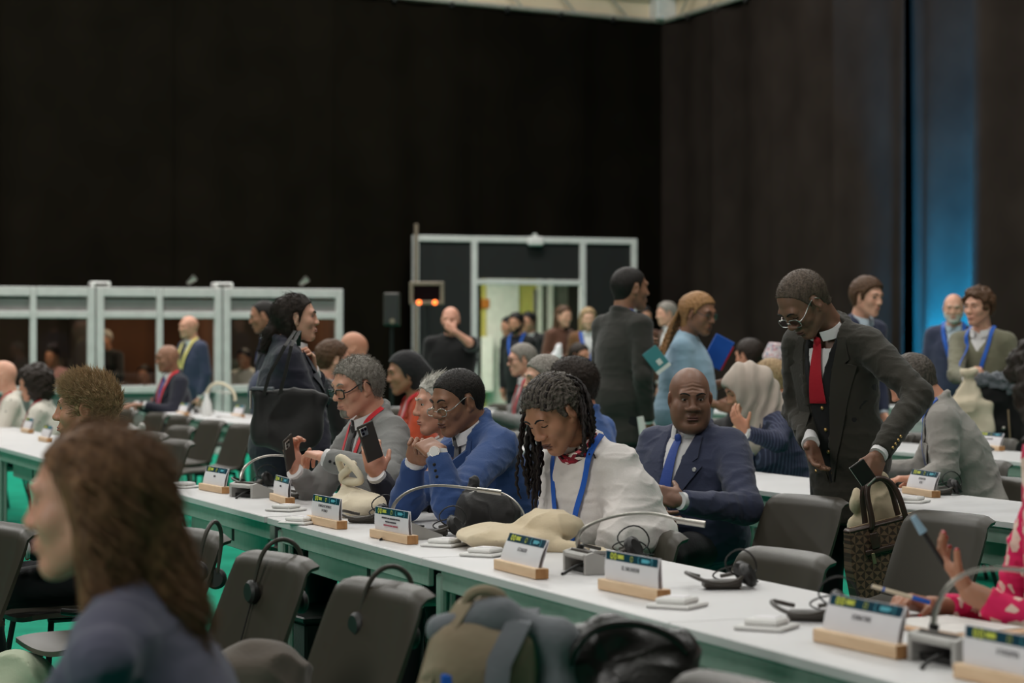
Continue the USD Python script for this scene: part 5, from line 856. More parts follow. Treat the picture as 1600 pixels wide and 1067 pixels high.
# ---------------------------------------------------------------- things on the tables
def on(px, py, z=0.741): q = unp(px, py, dep_z(py, z)); q[2] = z; return q
def nameplate(px, py, rz, label, lines, lean=0.040, red=None):
    """px, py: middle of the wooden base's front lower edge"""
    q = on(px, py); t = thing('name_plate', label, 'name plate', q, rz)
    part(t, 'base', bx((-0.02, 0, 0.0145), (0.04, 0.33, 0.029), 0.002), 'pine'); 
    for s in (-1, 1): part(t, 'end_grain', bx((-0.02, s * 0.1653, 0.0145), (0.038, 0.001, 0.027)), 'pine_end', label='darker end grain')
    b, tp = A([-0.014, 0, 0.026]), A([-0.014 - lean, 0, 0.104]); up = nrm(tp - b); nm = nrm(np.cross([0, 1, 0], up)); L = np.linalg.norm(tp - b); hw = 0.148
    fr = lambda u, v: b + up * L * v + A([0, (u - .5) * 2 * hw, 0]) + nm * 0.004 * math.sin(3.14 * v)
    cd = part(t, 'card', sheet(fr, 3, 6, 0.0012), 'card', 60); bk = A([-0.026, 0, 0.026]); part(t, 'card_back', sheet(lambda u, v: bk + (tp - A([.004, 0, 0]) - bk) * v + A([0, (u - .5) * 2 * hw, 0]), 3, 4, -0.0012), 'card', 60)
    R = A([[0, 1, 0], up, nm]).T; o = lambda y, v, dz=.0052: b + up * L * v + A([0, y, 0]) + nm * dz
    hd_ = part(cd, 'header_strip', xf(bx((0, 0, 0), (2 * hw - .012, L * .28, .0012)), o(0, .85, .0030), R=R), 'navy_print')
    e = []                                                        # the yellow emblem, the drop and the cyan lines printed on the strip
    for k in (-.107, -.088): e.append(xf(trimesh.creation.annulus(.0036, .0078, .0006), o(k, .85), R=R @ np.diag([1, 1.15, 1])))
    for k, w_ in ((.90, .036), (.855, .030), (.81, .036)): e.append(xf(bx((0, 0, 0), (w_, .0034, .0006)), o(-.057, k), R=R))
    part(cd, 'emblem', cat(*e), 'lime_print', False, kind='stuff')
    part(cd, 'drop_outline', tube([o(.004 + .0065 * math.sin(a), .845 + (.085 * (-math.cos(a)) if math.cos(a) > 0 else .085 * (-math.cos(a))) * 1.0) for a in np.linspace(0, 6.283, 16, endpoint=False)], .0008, 5, close=True, spline=False), 'lime_print')
    c = [tube([o(.040 + sg * .0 + .007 * (1 - math.cos(x)), .85 + .105 * math.sin(x)) for x in np.linspace(-1.5, 1.5, 9)], .0009, 5, spline=False) for sg in (1,)] + [tube([o(.118 - .007 * (1 - math.cos(x)), .85 + .105 * math.sin(x)) for x in np.linspace(-1.5, 1.5, 9)], .0009, 5, spline=False)]
    for k, w_ in ((.89, .040), (.85, .048), (.81, .036)): c.append(xf(bx((0, 0, 0), (w_, .0030, .0006)), o(.060 + w_ / 2, k), R=R))
    part(cd, 'bracket_print', cat(*c), 'cyan_print', False, kind='stuff')
    n = len(lines)
    for i, s in enumerate(lines):
        h = .0105 if n < 2 else .0085 if n < 3 else .0068; m = meshkit.text_mesh(s, h, .0006) if isinstance(s, str) else cat(*[bx((sum(s[:q]) + .004 * q + w_ / 2, h * .5, .0003), (w_, h * .7, .0006)) for q, w_ in enumerate(s)]); wd = m.bounds[1][0]; k = min(1, .20 / wd); m.apply_scale([k, 1, 1]); part(cd, 'lettering', xf(m, o(-wd * k / 2, (.44 if n == 1 else .50 if n == 2 else .54) - i * (.20 if n < 3 else .15)), R=R), 'red_ink' if red == i else 'ink', False)
    return t
nameplate(328, 768, 184, 'white name plate nearest the far end of the front table', [(.012, .009)], .023)
nameplate(433, 785, 176, 'white name plate right beside the grey microphone unit', [(.016, .010)], .01)
nameplate(502, 822, 182.5, 'name plate before the white knotted tote, lettered for a central African republic', ['DEMOCRATIC REPUBLIC', 'OF CONGO'], .008)
nameplate(606, 845, 184, 'name plate with three small lines, the last one red, before the blue suit', [(.045, .016, .050, .034), (.038, .052), (.030, .044, .040)], .002, 2)
nameplate(803, 897, 180, 'name plate reading ECUADOR before the woman in white', ['ECUADOR'], .031)
nameplate(979, 930, 184, 'name plate reading EL SALVADOR under the gooseneck microphone', ['EL SALVADOR'], .004)
nameplate(1333, 1016, 183, 'name plate reading ESWATINI near the right edge', ['ESWATINI'], .023)
nameplate(1567, 1076, 183, 'name plate cut by the bottom right corner, beginning with ETH', ['ETHIOPIA'], .004)
nameplate(1432, 774, 172, 'name plate on the second table ending in FEDERATION above ROSS', ['FEDERATION', 'ROSS'], .03)
nameplate(1250, 728, 180, 'name plate on the second table half hidden by the dark trousers', [(.03,), (.022,)], .03)
nameplate(1540, 703, 176, 'name plate on the third table at the upper right', [(.022, .07)], .03)
for px, py, lb in ((38, 676, 'small distant name plate at the left edge'), (66, 690, 'small distant name plate just left of the blurred head'), (282, 648, 'distant name plate among white papers in the far block'), (368, 652, 'distant name plate beside the white desk lamp'), (1575, 640, 'distant name plate at the far right back row')): nameplate(px, py, 180, lb, ['DELEGATE'][:0], .03)
def socket(px, py, rz, label):
    t = thing('table_socket', label, 'socket', on(px, py), rz); part(t, 'base', bx((0, 0, .005), (.120, .120, .010), .004), 'white_plastic'); part(t, 'lid', bx((0, 0, .017), (.084, .084, .015), .005), 'white_plastic'); part(t, 'flap', bx((0.01, 0, .0255), (.045, .05, .002), .0008), 'card')
for a in ((286, 762, 40, 'white table socket left of the farthest name plate'), (447, 798, 40, 'white table socket under the edge-on name plate'), (470, 818, 38, 'white table socket left of the central African plate'), (695, 853, 40, 'white table socket beside the three-line plate'), (758, 868, 40, 'white table socket left of the ECUADOR plate'), (1058, 948, 40, 'white table socket right of the EL SALVADOR plate'), (1198, 982, 42, 'white table socket alone on the bare table, left of the ESWATINI plate'), (1215, 700, 40, 'white table socket on the second table'), (1425, 785, 40, 'white table socket right of the plate on the second table')): socket(*a)
def mic(px, py, rz, label, reach=.34, height=.20, turn=0.0):
    t = thing('microphone_unit', label, 'microphone', on(px, py), rz)
    def prof(y): return [(-.07, y, 0), (.085, y, 0), (.085, y, .012), (-.045, y, .062), (-.07, y, .055)]
    def prism(y0, y1, s=1.0): p = A(prof(y0) + prof(y1)); return trimesh.convex.convex_hull(p * A([s, 1, s]))
    [part(t, 'side_shell', prism(*k_), 'grey_plastic', False) for k_ in ((-.085, -.070), (.070, .085))]; part(t, 'control_panel', xf(bx((0, 0, 0), (.138, .142, .012), .003), (.012, 0, .036), ry=21), 'dark_plastic', False); part(t, 'hood', bx((-.058, 0, .048), (.030, .142, .018), .005), 'grey_plastic'); part(t, 'cavity', bx((.0, 0, .008), (.10, .140, .014)), 'black_rubber')
    for k in range(2): part(t, 'button', bx((.03, -.03 + .06 * k, .040 - .0), (.018, .03, .006), .002), 'black_rubber')
    part(t, 'cable', tube([(-.03, -.02, .012), (-.075, -.035, .022), (-.105, -.03, .006), (-.13, -.06, .004)], .0042, 8), 'black_rubber')
    c, s = math.cos(math.radians(turn)), math.sin(math.radians(turn)); q = lambda d, z: (-.035 + d * c, .045 + d * s, z)
    part(t, 'gooseneck', tube([q(0, .055), q(.012, .12), q(.05, height - .02), q(.12, height), q(reach - .07, height - .012)], [.0075, .006, .0045, .0045, .005], 9), 'steel'); part(t, 'microphone_tip', tube([q(reach - .08, height - .012), q(reach, height - .022)], [.0085, .0095], 12, spline=False), 'steel'); part(t, 'collar', tube([q(0, .05), q(.003, .075)], .0105, 12, spline=False), 'black_rubber'); return t
mic(398, 776, 20, 'grey gooseneck microphone unit near the far end of the front table', .30, .17, -18)
mic(638, 840, 8, 'microphone unit behind the three-line plate, its gooseneck arching before the blue suit', .36, .17, -28)
mic(933, 893, 0, 'white-edged gooseneck microphone unit left of the EL SALVADOR plate', .36, .16, -34)
mic(1500, 1035, 4, 'gooseneck microphone unit at the right edge in front of the kraft folder', .40, .19, -30)
mic(318, 646, 0, 'distant gooseneck microphone among papers in the far block', .3, .2, 0)
def headset(p, rz, label, tilt=0.0, cable=True, z=None):
    """headphones lying down: band in the plane of the table, two cups"""
    t = thing('headphones', label, 'headphones', p, rz); R = .078
    part(t, 'headband', tube([(R * 1.15 * math.cos(a), R * math.sin(a), .018 + .020 * math.sin(a) ** 2 + .02 * tilt * math.cos(a)) for a in np.radians(np.linspace(-68, 248, 15)) + math.pi / 2], .0055, 8), 'dark_plastic')
    for s in (-1, 1): part(t, 'ear_cup', xf(trimesh.creation.revolve([(0, -.014), (.026, -.014), (.034, -.006), (.034, .006), (.024, .014), (0, .012)], sections=20), (s * .030, -.082, .034), rx=62, rz=s * 24), 'black_rubber', 40)
    if cable: part(t, 'cable', tube([(.03, -.09, .02), (.06, -.12, .06), (.05, -.08, .095), (.02, -.03, .06), (.03, -.09, .015), (.10, -.13, .004), (.13, -.05, .004), (.07, -.01, .03), (.05, -.08, .05), (.11, -.12, .006), (.17, -.09, .004)], .0024, 6), 'black_rubber')
    part(t, 'receiver', bx((-.035, -.01, .012), (.055, .10, .022), .006), 'dark_plastic'); return t
for px, py, rz, lb in ((330 + 60, 760, 70, 'headphones beside the farthest name plate'), (466, 778, 60, 'headphones right of the edge-on plate'), (566, 815, 60, 'headphones behind the central African plate'), (672, 836, 70, 'headphones and receiver right of the three-line plate'), (1118, 917, 75, 'coiled headphones alone on the bare white table'), (1258, 966, 60, 'dark headphones standing against the ESWATINI plate'), (948, 872, 60, 'headphones behind the unit left of EL SALVADOR'), (1192, 686, 80, 'headphones on the second table left of the standing man'), (1462, 772, 70, 'headphones with looped white cable on the second table')):
    headset(on(px, py, .742), rz, lb)
def hung(px, py, x, rz, label, dz=.0):
    """headphones hooked over a chair's back; px, py the band's top"""
    Yd = dep_x(px, x); q = unp(px, py, Yd); t = thing('headphones', label, 'headphones', q, rz)
    part(t, 'headband', tube([(-.078, .022, -.115), (-.066, .016, -.06), (-.040, .004, -.004), (.0, -.004, .014), (.046, -.01, -.012), (.058, -.006, -.09), (.052, .0, -.15)], [.005, .0065, .007, .007, .007, .0065, .005], 8), 'dark_plastic')
    for s, yy in ((-1, .012), (1, .01)): part(t, 'ear_cup', xf(trimesh.creation.revolve([(0, -.014), (.026, -.014), (.034, -.006), (.034, .006), (.024, .014), (0, .012)], sections=20), (-.082 if s < 0 else .066, yy + (.014 if s < 0 else 0), -.135 + (-.035 if s > 0 else 0)), ry=90), 'black_rubber', 40)
    part(t, 'cable', tube([(-.082, .026, -.16), (-.112, .02, -.25), (-.140, .015, -.34)], .0022, 6), 'black_rubber'); return t
hung(610, 893, 1.90, 10, 'headphones hooked over the black chair nearest the bottom centre'); hung(440, 850, 1.84, 10, 'headphones hooked over the middle one of the three black chairs'); hung(333, 822, 1.80, 60, 'headphones dangling off the right corner of the leftmost black chair'); hung(1528, 684, 7.65, 10, 'headset over the back of the highest black chair at the right')
# ---------------------------------------------------------------- bags and held things
fabric('canvas', (216, 205, 182), c2=(204, 190, 164)); fabric('canvas_warm', (212, 198, 170), c2=(198, 180, 150)); fabric('nylon_black', (30, 29, 28), rough=0.6); fabric('pack_tan', (150, 138, 116), c2=(122, 106, 84)); fabric('pack_grey', (112, 116, 120), c2=(92, 96, 102)); mat('leather_brown', (62, 44, 36), 0.4, bump=0.2, bscale=150); mat('bronze', (170, 150, 120), 0.35, metal=0.7)
usdkit.material(stage, '/World/Looks/check_brown', {'tc': ('texture_coordinate', {}), 'm1': ('mapping', {'scale': (30., 0., 30.)}), 'm2': ('mapping', {'scale': (42.4, 0., 42.4), 'rotation': (0, 0.7854, 0)}), 'c1': ('checker_texture', {'scale': 1.0}), 'c2': ('checker_texture', {'scale': 1.0}), 'sb': ('math', {'math_type': 'subtract'}), 'ab': ('math', {'math_type': 'absolute'}), 'rp': ('rgb_ramp', {'ramp': [(0.0, lin((60, 45, 37))), (0.5, lin((60, 45, 37))), (0.52, lin((108, 84, 66))), (1.0, lin((108, 84, 66)))]}), 'p': ('principled_bsdf', {'roughness': 0.42})},
                [('tc.object', 'm1.vector'), ('tc.object', 'm2.vector'), ('m1.vector', 'c1.vector'), ('m2.vector', 'c2.vector'), ('c1.fac', 'sb.value1'), ('c2.fac', 'sb.value2'), ('sb.value', 'ab.value1'), ('ab.value', 'rp.fac'), ('rp.color', 'p.base_color')], surface='p.BSDF')
I3 = np.eye(3)
def blob(lo, hi, h, fn, amp=.008, fr=14, seed=3):
    F = Field(lo, hi, h); fn(F); return displace(F.mesh(), lambda q: amp * (1.4 * (meshkit.noise(q * fr, seed) - .5) + (1 - np.abs(2 * meshkit.noise(q * fr * .8 + 9, seed + 1) - 1)) ** 4 - .25))
# knotted white tote before the grey suit
q = on(556, 806); t = thing('tote_bag', 'white cotton tote bag knotted at the top, before the man in grey', 'bag', q)
def f(F): F.ell((0, -.02, .04), I3, (.10, .17, .048), .02); F.ell((.02, .05, .05), I3, (.07, .08, .045), .03); F.cone((0, .10, .06), (.0, .13, .115), .036, .018, .03)
part(t, 'bag', blob((-.13, -.18, -.01), (.13, .18, .22), .006, f), 'canvas', True)
part(t, 'handle', cat(tube([(0, .13, .115), (-.02, .09, .155), (0, .03, .185), (.01, .09, .19), (0, .13, .125)], [.014, .016, .012, .014, .014], 9), tube([(0, .13, .115), (.0, .06, .125), (.01, -.03, .145), (.0, -.02, .165), (0, .12, .13)], [.014, .017, .012, .014, .014], 9)), 'canvas', True)
# flat cream tote lying before the woman in white, strap trailing
q = on(775, 856); t = thing('tote_bag', 'flat cream tote bag lying on the table before the woman in white', 'bag', q)
def f(F): F.ell((.05, .0, .035), I3, (.17, .20, .035), .02); F.ell((.16, -.05, .07), I3, (.10, .13, .05), .03); F.cone((.10, -.16, .02), (.20, -.26, .012), .03, .014, .03)
part(t, 'bag', blob((-.15, -.3, -.012), (.3, .23, .16), .007, f, .009), 'canvas_warm', True); part(t, 'strap', ribbon([(.16, -.2, .03), (.24, -.28, .012), (.22, -.36, .006), (.28, -.42, .006)], [(0, 0, 1)] * 4, .03, .004), 'canvas_warm')
bg = thing('conference_badge', 'teal badge lying on the cream tote before the woman in white', 'badge', on(868, 826) + A([0, 0, .03]), 30); part(bg, 'badge', xf(bx((0, 0, 0), (.09, .12, .004), .001), ry=-28), 'badge_teal'); part(bg, 'clip', bx((0.0, 0, .03), (.012, .02, .02), .003), 'steel')
# black fabric bag with zip standing between blue suit and white dress
q = on(742, 828); t = thing('handbag', 'small black fabric bag with a zip standing beside the blue suit', 'bag', q)
def f(F): F.ell((0, 0, .06), I3, (.075, .10, .07), .02); F.cone((.0, .05, .10), (.02, .055, .175), .035, .014, .03); F.cone((.02, -.03, .11), (.06, -.12, .10), .035, .02, .03); F.ell((.07, -.07, .06), I3, (.06, .10, .06), .03)
part(t, 'bag', blob((-.1, -.2, -.01), (.16, .15, .2), .006, f, .008, 18), 'nylon_black', True); part(t, 'zip', tube([(-.02, .0, .125), (.03, -.06, .14), (.09, -.14, .11), (.11, -.19, .06)], .004, 8), 'steel')
# black shoulder bag
c = unp(447, 645, 10.85); t = thing('shoulder_bag', 'large black shoulder bag hanging at the hip of the standing woman', 'bag', A([c[0], c[1], 0]), -20.7); z = c[2]
def f(F): F.box((0, 0, z - .02), I3, (.145, .045, .13), .03, .02); F.cone((-.13, 0, z + .09), (-.15, 0, z + .10), .03, .02, .03); F.cone((.10, 0, z - .05), (.17, .01, z + .06), .06, .03, .04); F.ell((0, -.01, z - .10), I3, (.15, .06, .07), .03)
part(t, 'bag', blob((-.24, -.12, z - .24), (.24, .12, z + .2), .008, f, .014, 11), 'nylon_black', True)
for s, dx_ in ((-1, -.05), (1, .02)): part(t, 'strap', ribbon([(dx_ - .045, -.05, z + .08), (dx_ - .02, -.055, z + .17), (.02 + dx_ * .4, -.045, z + .30), (.055 + dx_ * .3, .01, z + .365), (.05, .08, z + .30)], [(0, -1, 0), (0, -1, 0), (0, -1, .2), (0, -.3, 1), (0, 1, 0)], .016, .004), 'leather_black')
part(t, 'trim', tube([(-.15, -.02, z + .11), (-.05, -.06, z + .11)], .008, 8, spline=False), 'pack_grey'); part(t, 'zip_pull', tube([(-.155, -.04, z + .10), (-.155, -.045, z + .02)], .006, 8, spline=False), 'steel')
# brown check briefcase held by the standing man, with a rolled coat behind it
c = unp(1370, 872, 9.1); t = thing('briefcase', 'brown checked leather briefcase with two handles held by the standing man', 'bag', A([c[0], c[1], 0]), -20.7 + 14); z = c[2]; w, h = .178, .135
pv = A([.02, 0, z + .30]); pt = lambda n_, m_, mm, sm=True: part(t, n_, xf(xf(m_, -pv), pv, ry=-12), mm, sm)
pt('body', trimesh.convex.convex_hull(A([(sx_ * (w - .018 * (sz > 0)), sy * (.055 - .025 * (sz > 0)), z + sz * h) for sx_ in (-1, 1) for sy in (-1, 1) for sz in (-1, 1)] + [(sx_ * (w + .004), sy * .04, z + sz * .8 * h) for sx_ in (-1, 1) for sy in (-1, 1) for sz in (-1, 0)])), 'check_brown', False)
pt('top_edge', bx((0, 0, z + h), (2 * w - .03, .064, .022), .008), 'leather_brown'); pt('zip', bx((0, -.004, z + h + .012), (2 * w - .06, .012, .004)), 'bronze'); pt('pocket_zip', xf(bx((0, 0, 0), (.24, .012, .022), .004), (.0, -.046, z + .045)), 'leather_brown'); pt('zip_pull', bx((-.095, -.056, z + .022), (.014, .006, .042), .002), 'bronze')
for s in (-1, 1): pt('handle_tab', bx((s * .075, -.050 + .0, z + .085), (.032, .012, .06), .004), 'leather_brown')
for sy in (-1, 1): pt('handle', tube([(-.075, sy * .03, z + h - .01), (-.062, sy * .028, z + h + .09), (-.03, sy * .012, z + h + .165), (.02, sy * .012, z + h + .165), (.062, sy * .028, z + h + .09), (.075, sy * .03, z + h - .01)], .011, 10), 'leather_brown')
c = unp(1372, 790, 9.25); t = thing('folded_cloth', 'cream and tan folded garment carried behind the brown briefcase', 'cloth', A([c[0], c[1], 0]), -20.7); z = c[2]
def f(F): F.cone((-.0, 0, z + .10), (.085, 0, z - .13), .03, .05, .03, flat=((0, 1, 0), .6)); F.cone((-.01, 0, z + .10), (-.07, 0, z - .14), .03, .055, .03, flat=((0, 1, 0), .6)); F.cone((.0, .0, z + .08), (.02, 0, z - .13), .03, .07, .03, flat=((0, 1, 0), .5)); F.ell((-.085, -.02, z + .02), I3, (.03, .03, .05), .02)
part(t, 'cloth', blob((-.2, -.1, z - .24), (.22, .1, z + .16), .007, f, .016, 16), 'canvas_warm', True)
bk = thing('notebook', 'small black notebook gripped above the briefcase handles', 'book', unp(1348, 738, 9.0), -20.7); part(bk, 'cover', xf(bx((0, 0, 0), (.062, .012, .085), .003), ry=-35), 'leather_black'); part(bk, 'pages', xf(bx((-.004, .006, .002), (.056, .008, .080)), ry=-35), 'paper'); part(bk, 'pen', tube([(.015, -.012, -.05), (.045, -.012, -.02)], .004, 8, spline=False), 'steel')
def phone(px, py, Y, yaw, tilt, label, roll=0):
    t = thing('phone', label, 'phone', unp(px, py, Y), yaw); R = trimesh.transformations.euler_matrix(math.radians(tilt), math.radians(roll), 0, 'sxyz')[:3, :3]
    part(t, 'case', xf(bx((0, 0, 0), (.072, .009, .148), .004), R=R), 'dark_plastic', 40); part(t, 'screen', xf(bx((0, .005, 0), (.066, .001, .140)), R=R), 'screen_black'); part(t, 'camera_bump', xf(bx((-.014, -.006, .048), (.032, .004, .034), .0015), R=R), 'steel')
    for k in range(3): part(t, 'camera_lens', xf(xf(trimesh.creation.cylinder(.0055, .003, sections=14), (-.020 + .013 * (k % 2), -.0085, .056 - .014 * (k // 2)), rx=90), R=R), 'screen_black')
    return t
phone(452, 707, 9.85, 40, 10, 'dark phone held by the man in grey suit', -28); phone(578, 690, 9.05, 10, 6, 'dark phone with three lenses raised by the silver-haired man', -22)
pn = thing('pen', 'blue-capped pen held up by the woman in pink', 'pen', unp(1456, 848, 5.62), -20.7); a, b = A([-.035, 0, .048]), A([.035, 0, -.062]); part(pn, 'barrel', tube([a, b], .0060, 10, spline=False), 'black_rubber'); part(pn, 'cap', tube([a - (b - a) * .12, a + (b - a) * .22], [.0075, .0105], 10, spline=False), 'denim_pale')
pn = thing('pen', 'blue and cream pen in the writing hand of the woman in pink', 'pen', unp(1412, 930, 5.70), -20.7); part(pn, 'barrel', tube([(-.075, 0, .022), (.06, 0, -.016)], .0048, 10, spline=False), 'canvas'); part(pn, 'tip', tube([(-.075, 0, .022), (-.045, 0, .0135)], [.003, .0052], 10, spline=False), 'strap_blue'); part(pn, 'grip', tube([(.02, 0, -.005), (.062, 0, -.017)], .0055, 10, spline=False), 'strap_blue')
t = thing('folder', 'kraft paper folder on the table before the woman in pink', 'folder', on(1470, 985), 8); part(t, 'cover', bx((0.05, 0, .004), (.24, .32, .006), .001), 'kraft'); part(t, 'sheet', bx((0.055, .03, .008), (.20, .28, .003)), 'paper')
# bag of the young man with curls, and the coat over his arm
c = unp(1513, 632, 15.7); t = thing('tote_bag', 'cream cotton tote held by the curly-haired young man', 'bag', A([c[0], c[1], 0]), -20.7); z = c[2]
def f(F): F.cone((0, 0, z + .17), (0.0, 0, z + .02), .035, .10, .03, flat=((0, 1, 0), .5)); F.box((.015, 0, z - .09), I3, (.15, .05, .12), .03, .05); F.ell((-.01, -.01, z + .205), I3, (.05, .04, .03), .02); F.ell((.04, -.01, z + .22), I3, (.035, .03, .03), .02)
part(t, 'bag', blob((-.2, -.12, z - .25), (.2, .12, z + .32),   .011, f, .012, 13), 'canvas', True)
c = unp(1556, 620, 15.75); t = thing('coat', 'black quilted coat with grey fur trim over the young man\'s arm', 'coat', A([c[0], c[1], 0]), -20.7); z = c[2]
def f(F): F.ell((0, 0, z), I3, (.17, .08, .12), .03); F.cone((-.02, 0, z - .02), (.02, .0, z - .48), .12, .13, .05, flat=((0, 1, 0), .5)); F.cone((.1, 0, z), (.14, 0, z - .4), .08, .09, .05, flat=((0, 1, 0), .5))
part(t, 'coat', blob((-.3, -.14, z - .62), (.36, .14, z + .16), .013, f, .016, 12), 'coat_black', True)
def f(F): F.ell((0, -.03, z + .10), I3, (.15, .07, .055), .03); F.ell((.13, -.03, z + .07), I3, (.09, .06, .06), .03)
part(t, 'fur_trim', blob((-.22, -.14, z), (.3, .1, z + .22), .011, f, .03, 30), 'pack_grey', True); part(t, 'zip', tube([(.06, -.10, z - .08), (.09, -.09, z - .5)], .006, 8, spline=False), 'bronze'); part(t, 'stud', xf(trimesh.creation.icosphere(2, .013), (.03, -.10, z - .2)), 'steel')
c = unp(1122, 550, 15.25); t = thing('folder', 'blue folder with a red edge under the arm of the woman with golden braids', 'folder', c, -20.7); part(t, 'cover', xf(bx((0, 0, 0), (.13, .03, .20), .004), ry=28), 'strap_blue'); part(t, 'edge', xf(bx((.07, 0, -.01), (.010, .034, .17), .003), ry=28), 'tie_red')
c = unp(1026, 562, 14.3); t = thing('conference_badge', 'large teal badge held out by the tall man in charcoal suit', 'badge', c, -20.7); part(t, 'card', xf(bx((0, 0, 0), (.10, .006, .15), .002), ry=-38), 'badge_teal'); part(t, 'portrait', xf(bx((.005, -.004, -.02), (.03, .002, .035)), ry=-38), 'paper'); part(t, 'white_strip', xf(bx((.0, -.004, -.066), (.10, .002, .022)), ry=-38), 'paper')
t = thing('paper_sheet', 'rolled white paper in the hand of the tall man in charcoal suit', 'paper', unp(1003, 672, 14.3), -20.7); part(t, 'sheet', tube([(-.01, 0, .08), (.02, 0, -.10)], [.02, .026], 14, spline=False), 'paper')
c = unp(871, 556, 27.6); t = thing('carrier_bag', 'white carrier bag held by the woman in brown sweater', 'bag', c, -20.7); part(t, 'bag', blob((-.14, -.1, -.24), (.14, .1, .2), .014, lambda F: (F.ell((0, 0, -.08), I3, (.09, .06, .12), .03), F.cone((0, 0, .0), (.02, 0, .12), .05, .03, .04)), .012, 14), 'card', True)
# foreground: backpack hung on a chair, leather bag, coats
c = unp(765, 1040, 5.0); t = thing('backpack', 'grey and tan backpack hanging on a chair at the bottom of the picture', 'backpack', A([c[0], c[1], 0]), -20.7); z = c[2]
def f(F): F.box((-.01, 0, z - .10), I3, (.115, .075, .20), .05, .03); F.ell((-.03, -.04, z - .02), I3, (.10, .06, .11), .04)
part(t, 'body', blob((-.2, -.16, z - .36), (.2, .14, z + .2), .008, f, .010, 10), 'pack_tan', True)
def f(F): F.cone((-.10, -.02, z + .08), (.02, -.03, z + .115), .030, .03, .02); F.cone((.02, -.03, z + .10), (.14, -.03, z + .05), .032, .045, .03); F.cone((.14, -.03, z + .05), (.15, -.04, z - .25), .045, .04, .03)
part(t, 'side_flap', blob((-.18, -.14, z - .34), (.24, .1, z + .2), .007, f, .006, 12), 'pack_grey', True)
part(t, 'strap', ribbon([(.03, -.10, z - .30), (.005, -.125, z - .10), (.02, -.115, z + .02), (.06, -.07, z + .09), (.08, .0, z + .11)], [(0, -1, 0), (0, -1, 0), (0, -1, .3), (0, -.6, 1), (0, 0, 1)], .05, .010), 'pack_grey')
part(t, 'strap', ribbon([(-.15, -.05, z - .30), (-.145, -.07, z - .10), (-.10, -.06, z + .05), (-.05, -.03, z + .12), (-.02, .03, z + .14)], [(-1, -.6, 0), (-1, -.6, 0), (-.6, -.8, .3), (-.3, -.4, 1), (0, 0, 1)], .042, .012), 'pack_tan')
part(t, 'top_loop', tube([(-.045, -.02, z + .11), (-.03, -.03, z + .155), (.01, -.03, z + .155), (.03, -.02, z + .11)], .012, 8), 'pack_tan'); part(t, 'buckle', bx((-.085, -.095, z - .02), (.026, .02, .034), .004), 'strap_blue')
c = unp(980, 1045, 5.0); t = thing('handbag', 'black shiny leather bag on the chair right of the backpack', 'bag', A([c[0], c[1], 0]), -20.7); z = c[2]
def f(F): F.ell((.03, 0, z - .06), I3, (.14, .09, .10), .03); F.cone((-.10, 0, z + .0), (-.03, 0, z + .075), .05, .035, .03); F.cone((-.03, 0, z + .075), (.10, 0, z + .03), .03, .05, .04); F.cone((-.11, .02, z + .02), (-.12, .02, z - .2), .06, .06, .03)
part(t, 'bag', blob((-.22, -.14, z - .3), (.24, .14, z + .15), .008, f, .010, 14), 'leather_black', True); part(t, 'strap', tube([(-.12, -.06, z + .02), (-.07, -.08, z + .09), (.02, -.07, z + .10), (.12, -.05, z + .04)], .009, 8), 'leather_black')
fabric('wool_taupe', (96, 87, 78), c2=(74, 66, 59)); c = unp(395, 1050, 5.9); t = thing('coat', 'dark brown coat heaped on the seat of the middle black chair', 'coat', A([c[0], c[1], 0]), -20.7); z = c[2]
def f(F): F.ell((0, 0, z - .02), I3, (.13, .10, .10), .03); F.ell((.06, .02, z - .05), I3, (.08, .09, .10), .03); F.ell((-.08, 0, z - .07), I3, (.09, .09, .09), .03)
part(t, 'coat', blob((-.24, -.16, z - .2), (.24, .16, z + .14), .008, f, .018, 12), 'wool_taupe', True)
t = thing('strap', 'black leather strap lying on the empty chair seat at the left', 'strap', (1.6, 8.2, .47), 30); part(t, 'strap', tube([(-.12, .05, .01), (-.04, .0, .03), (.02, .05, .05), (.08, .0, .02), (.12, .06, .01)], .012, 8), 'leather_black'); part(t, 'buckle', bx((.08, .0, .03), (.04, .03, .012), .003), 'steel')
c = unp(20, 1050, 7.6); t = thing('tote_bag', 'pale grey-green cotton bag on the floor at the left edge', 'bag', A([c[0], c[1], 0]), -20.7)
def f(F): F.ell((0, 0, .20), I3, (.16, .12, .22), .03); F.ell((.05, 0, .34), I3, (.09, .08, .07), .03)
part(t, 'bag', blob((-.2, -.16, -.02), (.22, .16, .46), .010, f, .016, 10), 'top_sage', True)
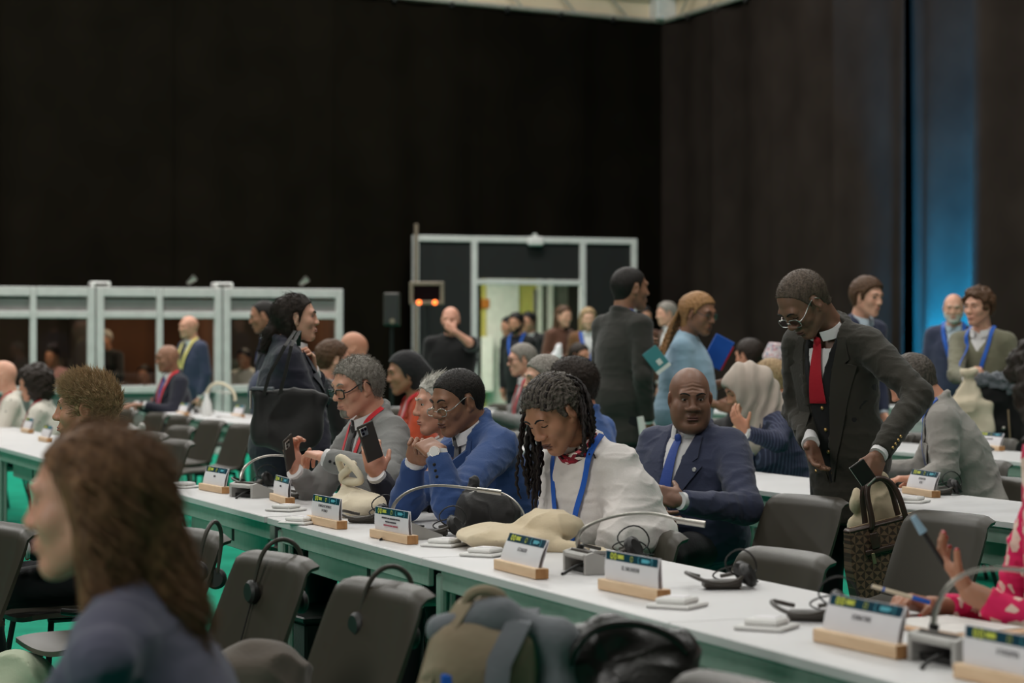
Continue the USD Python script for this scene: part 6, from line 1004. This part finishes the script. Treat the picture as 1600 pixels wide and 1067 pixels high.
t = thing('storage_box', 'black box on the carpet under the farthest front table', 'box', (2.62, 8.95, 0), 5); part(t, 'box', bx((0, 0, .17), (.34, .46, .34), .01), 'nylon_black'); part(t, 'lid', bx((0, 0, .352), (.36, .48, .024), .006), 'black_rubber'); part(t, 'handle', tube([(-.185, -.06, .3), (-.205, 0, .31), (-.185, .06, .3)], .007, 8), 'black_rubber')
# white papers, bottles and cups of the far block
for k, (px, py, lb) in enumerate(((222, 641, 'white paper stack at the left of the far block tables'), (272, 648, 'white document in the middle of the far block tables'), (370, 652, 'white document near the handbag in the far block'), (748, 640, 'white papers on a distant table behind the blue suit'), (980, 668, 'white papers on the table beside the tall standing man'), (1480, 640, 'white papers on the back row table at the right'))):
    t = thing('paper_stack', lb, 'papers', on(px, py), 12 * k); part(t, 'paper', bx((0, 0, .006), (.21, .30, .012)), 'paper'); part(t, 'cover_sheet', xf(bx((0.01, 0.02, .014), (.21, .30, .002)), rz=9), 'card')
t = thing('tissue_pack', 'white crumpled tissue behind the blurred woman\'s head', 'tissue', on(213, 686)); part(t, 'tissue', blob((-.12, -.12, -.02), (.12, .12, .14), .008, lambda F: (F.cone((0, 0, .02), (-.03, .06, .08), .03, .02, .02), F.cone((0, 0, .02), (.03, -.05, .09), .03, .02, .02)), .01, 20), 'paper', True)
t = thing('desk_lamp', 'white bottle-shaped lamp with a bent cream arm in the far block', 'lamp', on(323, 650)); part(t, 'base', trimesh.creation.revolve([(0, 0), (.045, 0), (.045, .10), (.02, .16), (.02, .20), (0, .20)], sections=20), 'white_plastic', 40); part(t, 'arm', tube([(0, 0, .19), (.05, -.05, .28), (.14, -.14, .27), (.20, -.22, .14)], .014, 8), 'canvas')
for px, py, lb in ((242, 642, 'orange drink carton on a far block table, right of the spiky hair'), ): 
    t = thing('drink_carton', lb, 'carton', on(px, py)); part(t, 'carton', bx((0, 0, .06), (.06, .05, .12), .004), 'orange_coat'); part(t, 'cap', xf(trimesh.creation.cylinder(.012, .014, sections=14), (0, 0, .126)), 'white_plastic')
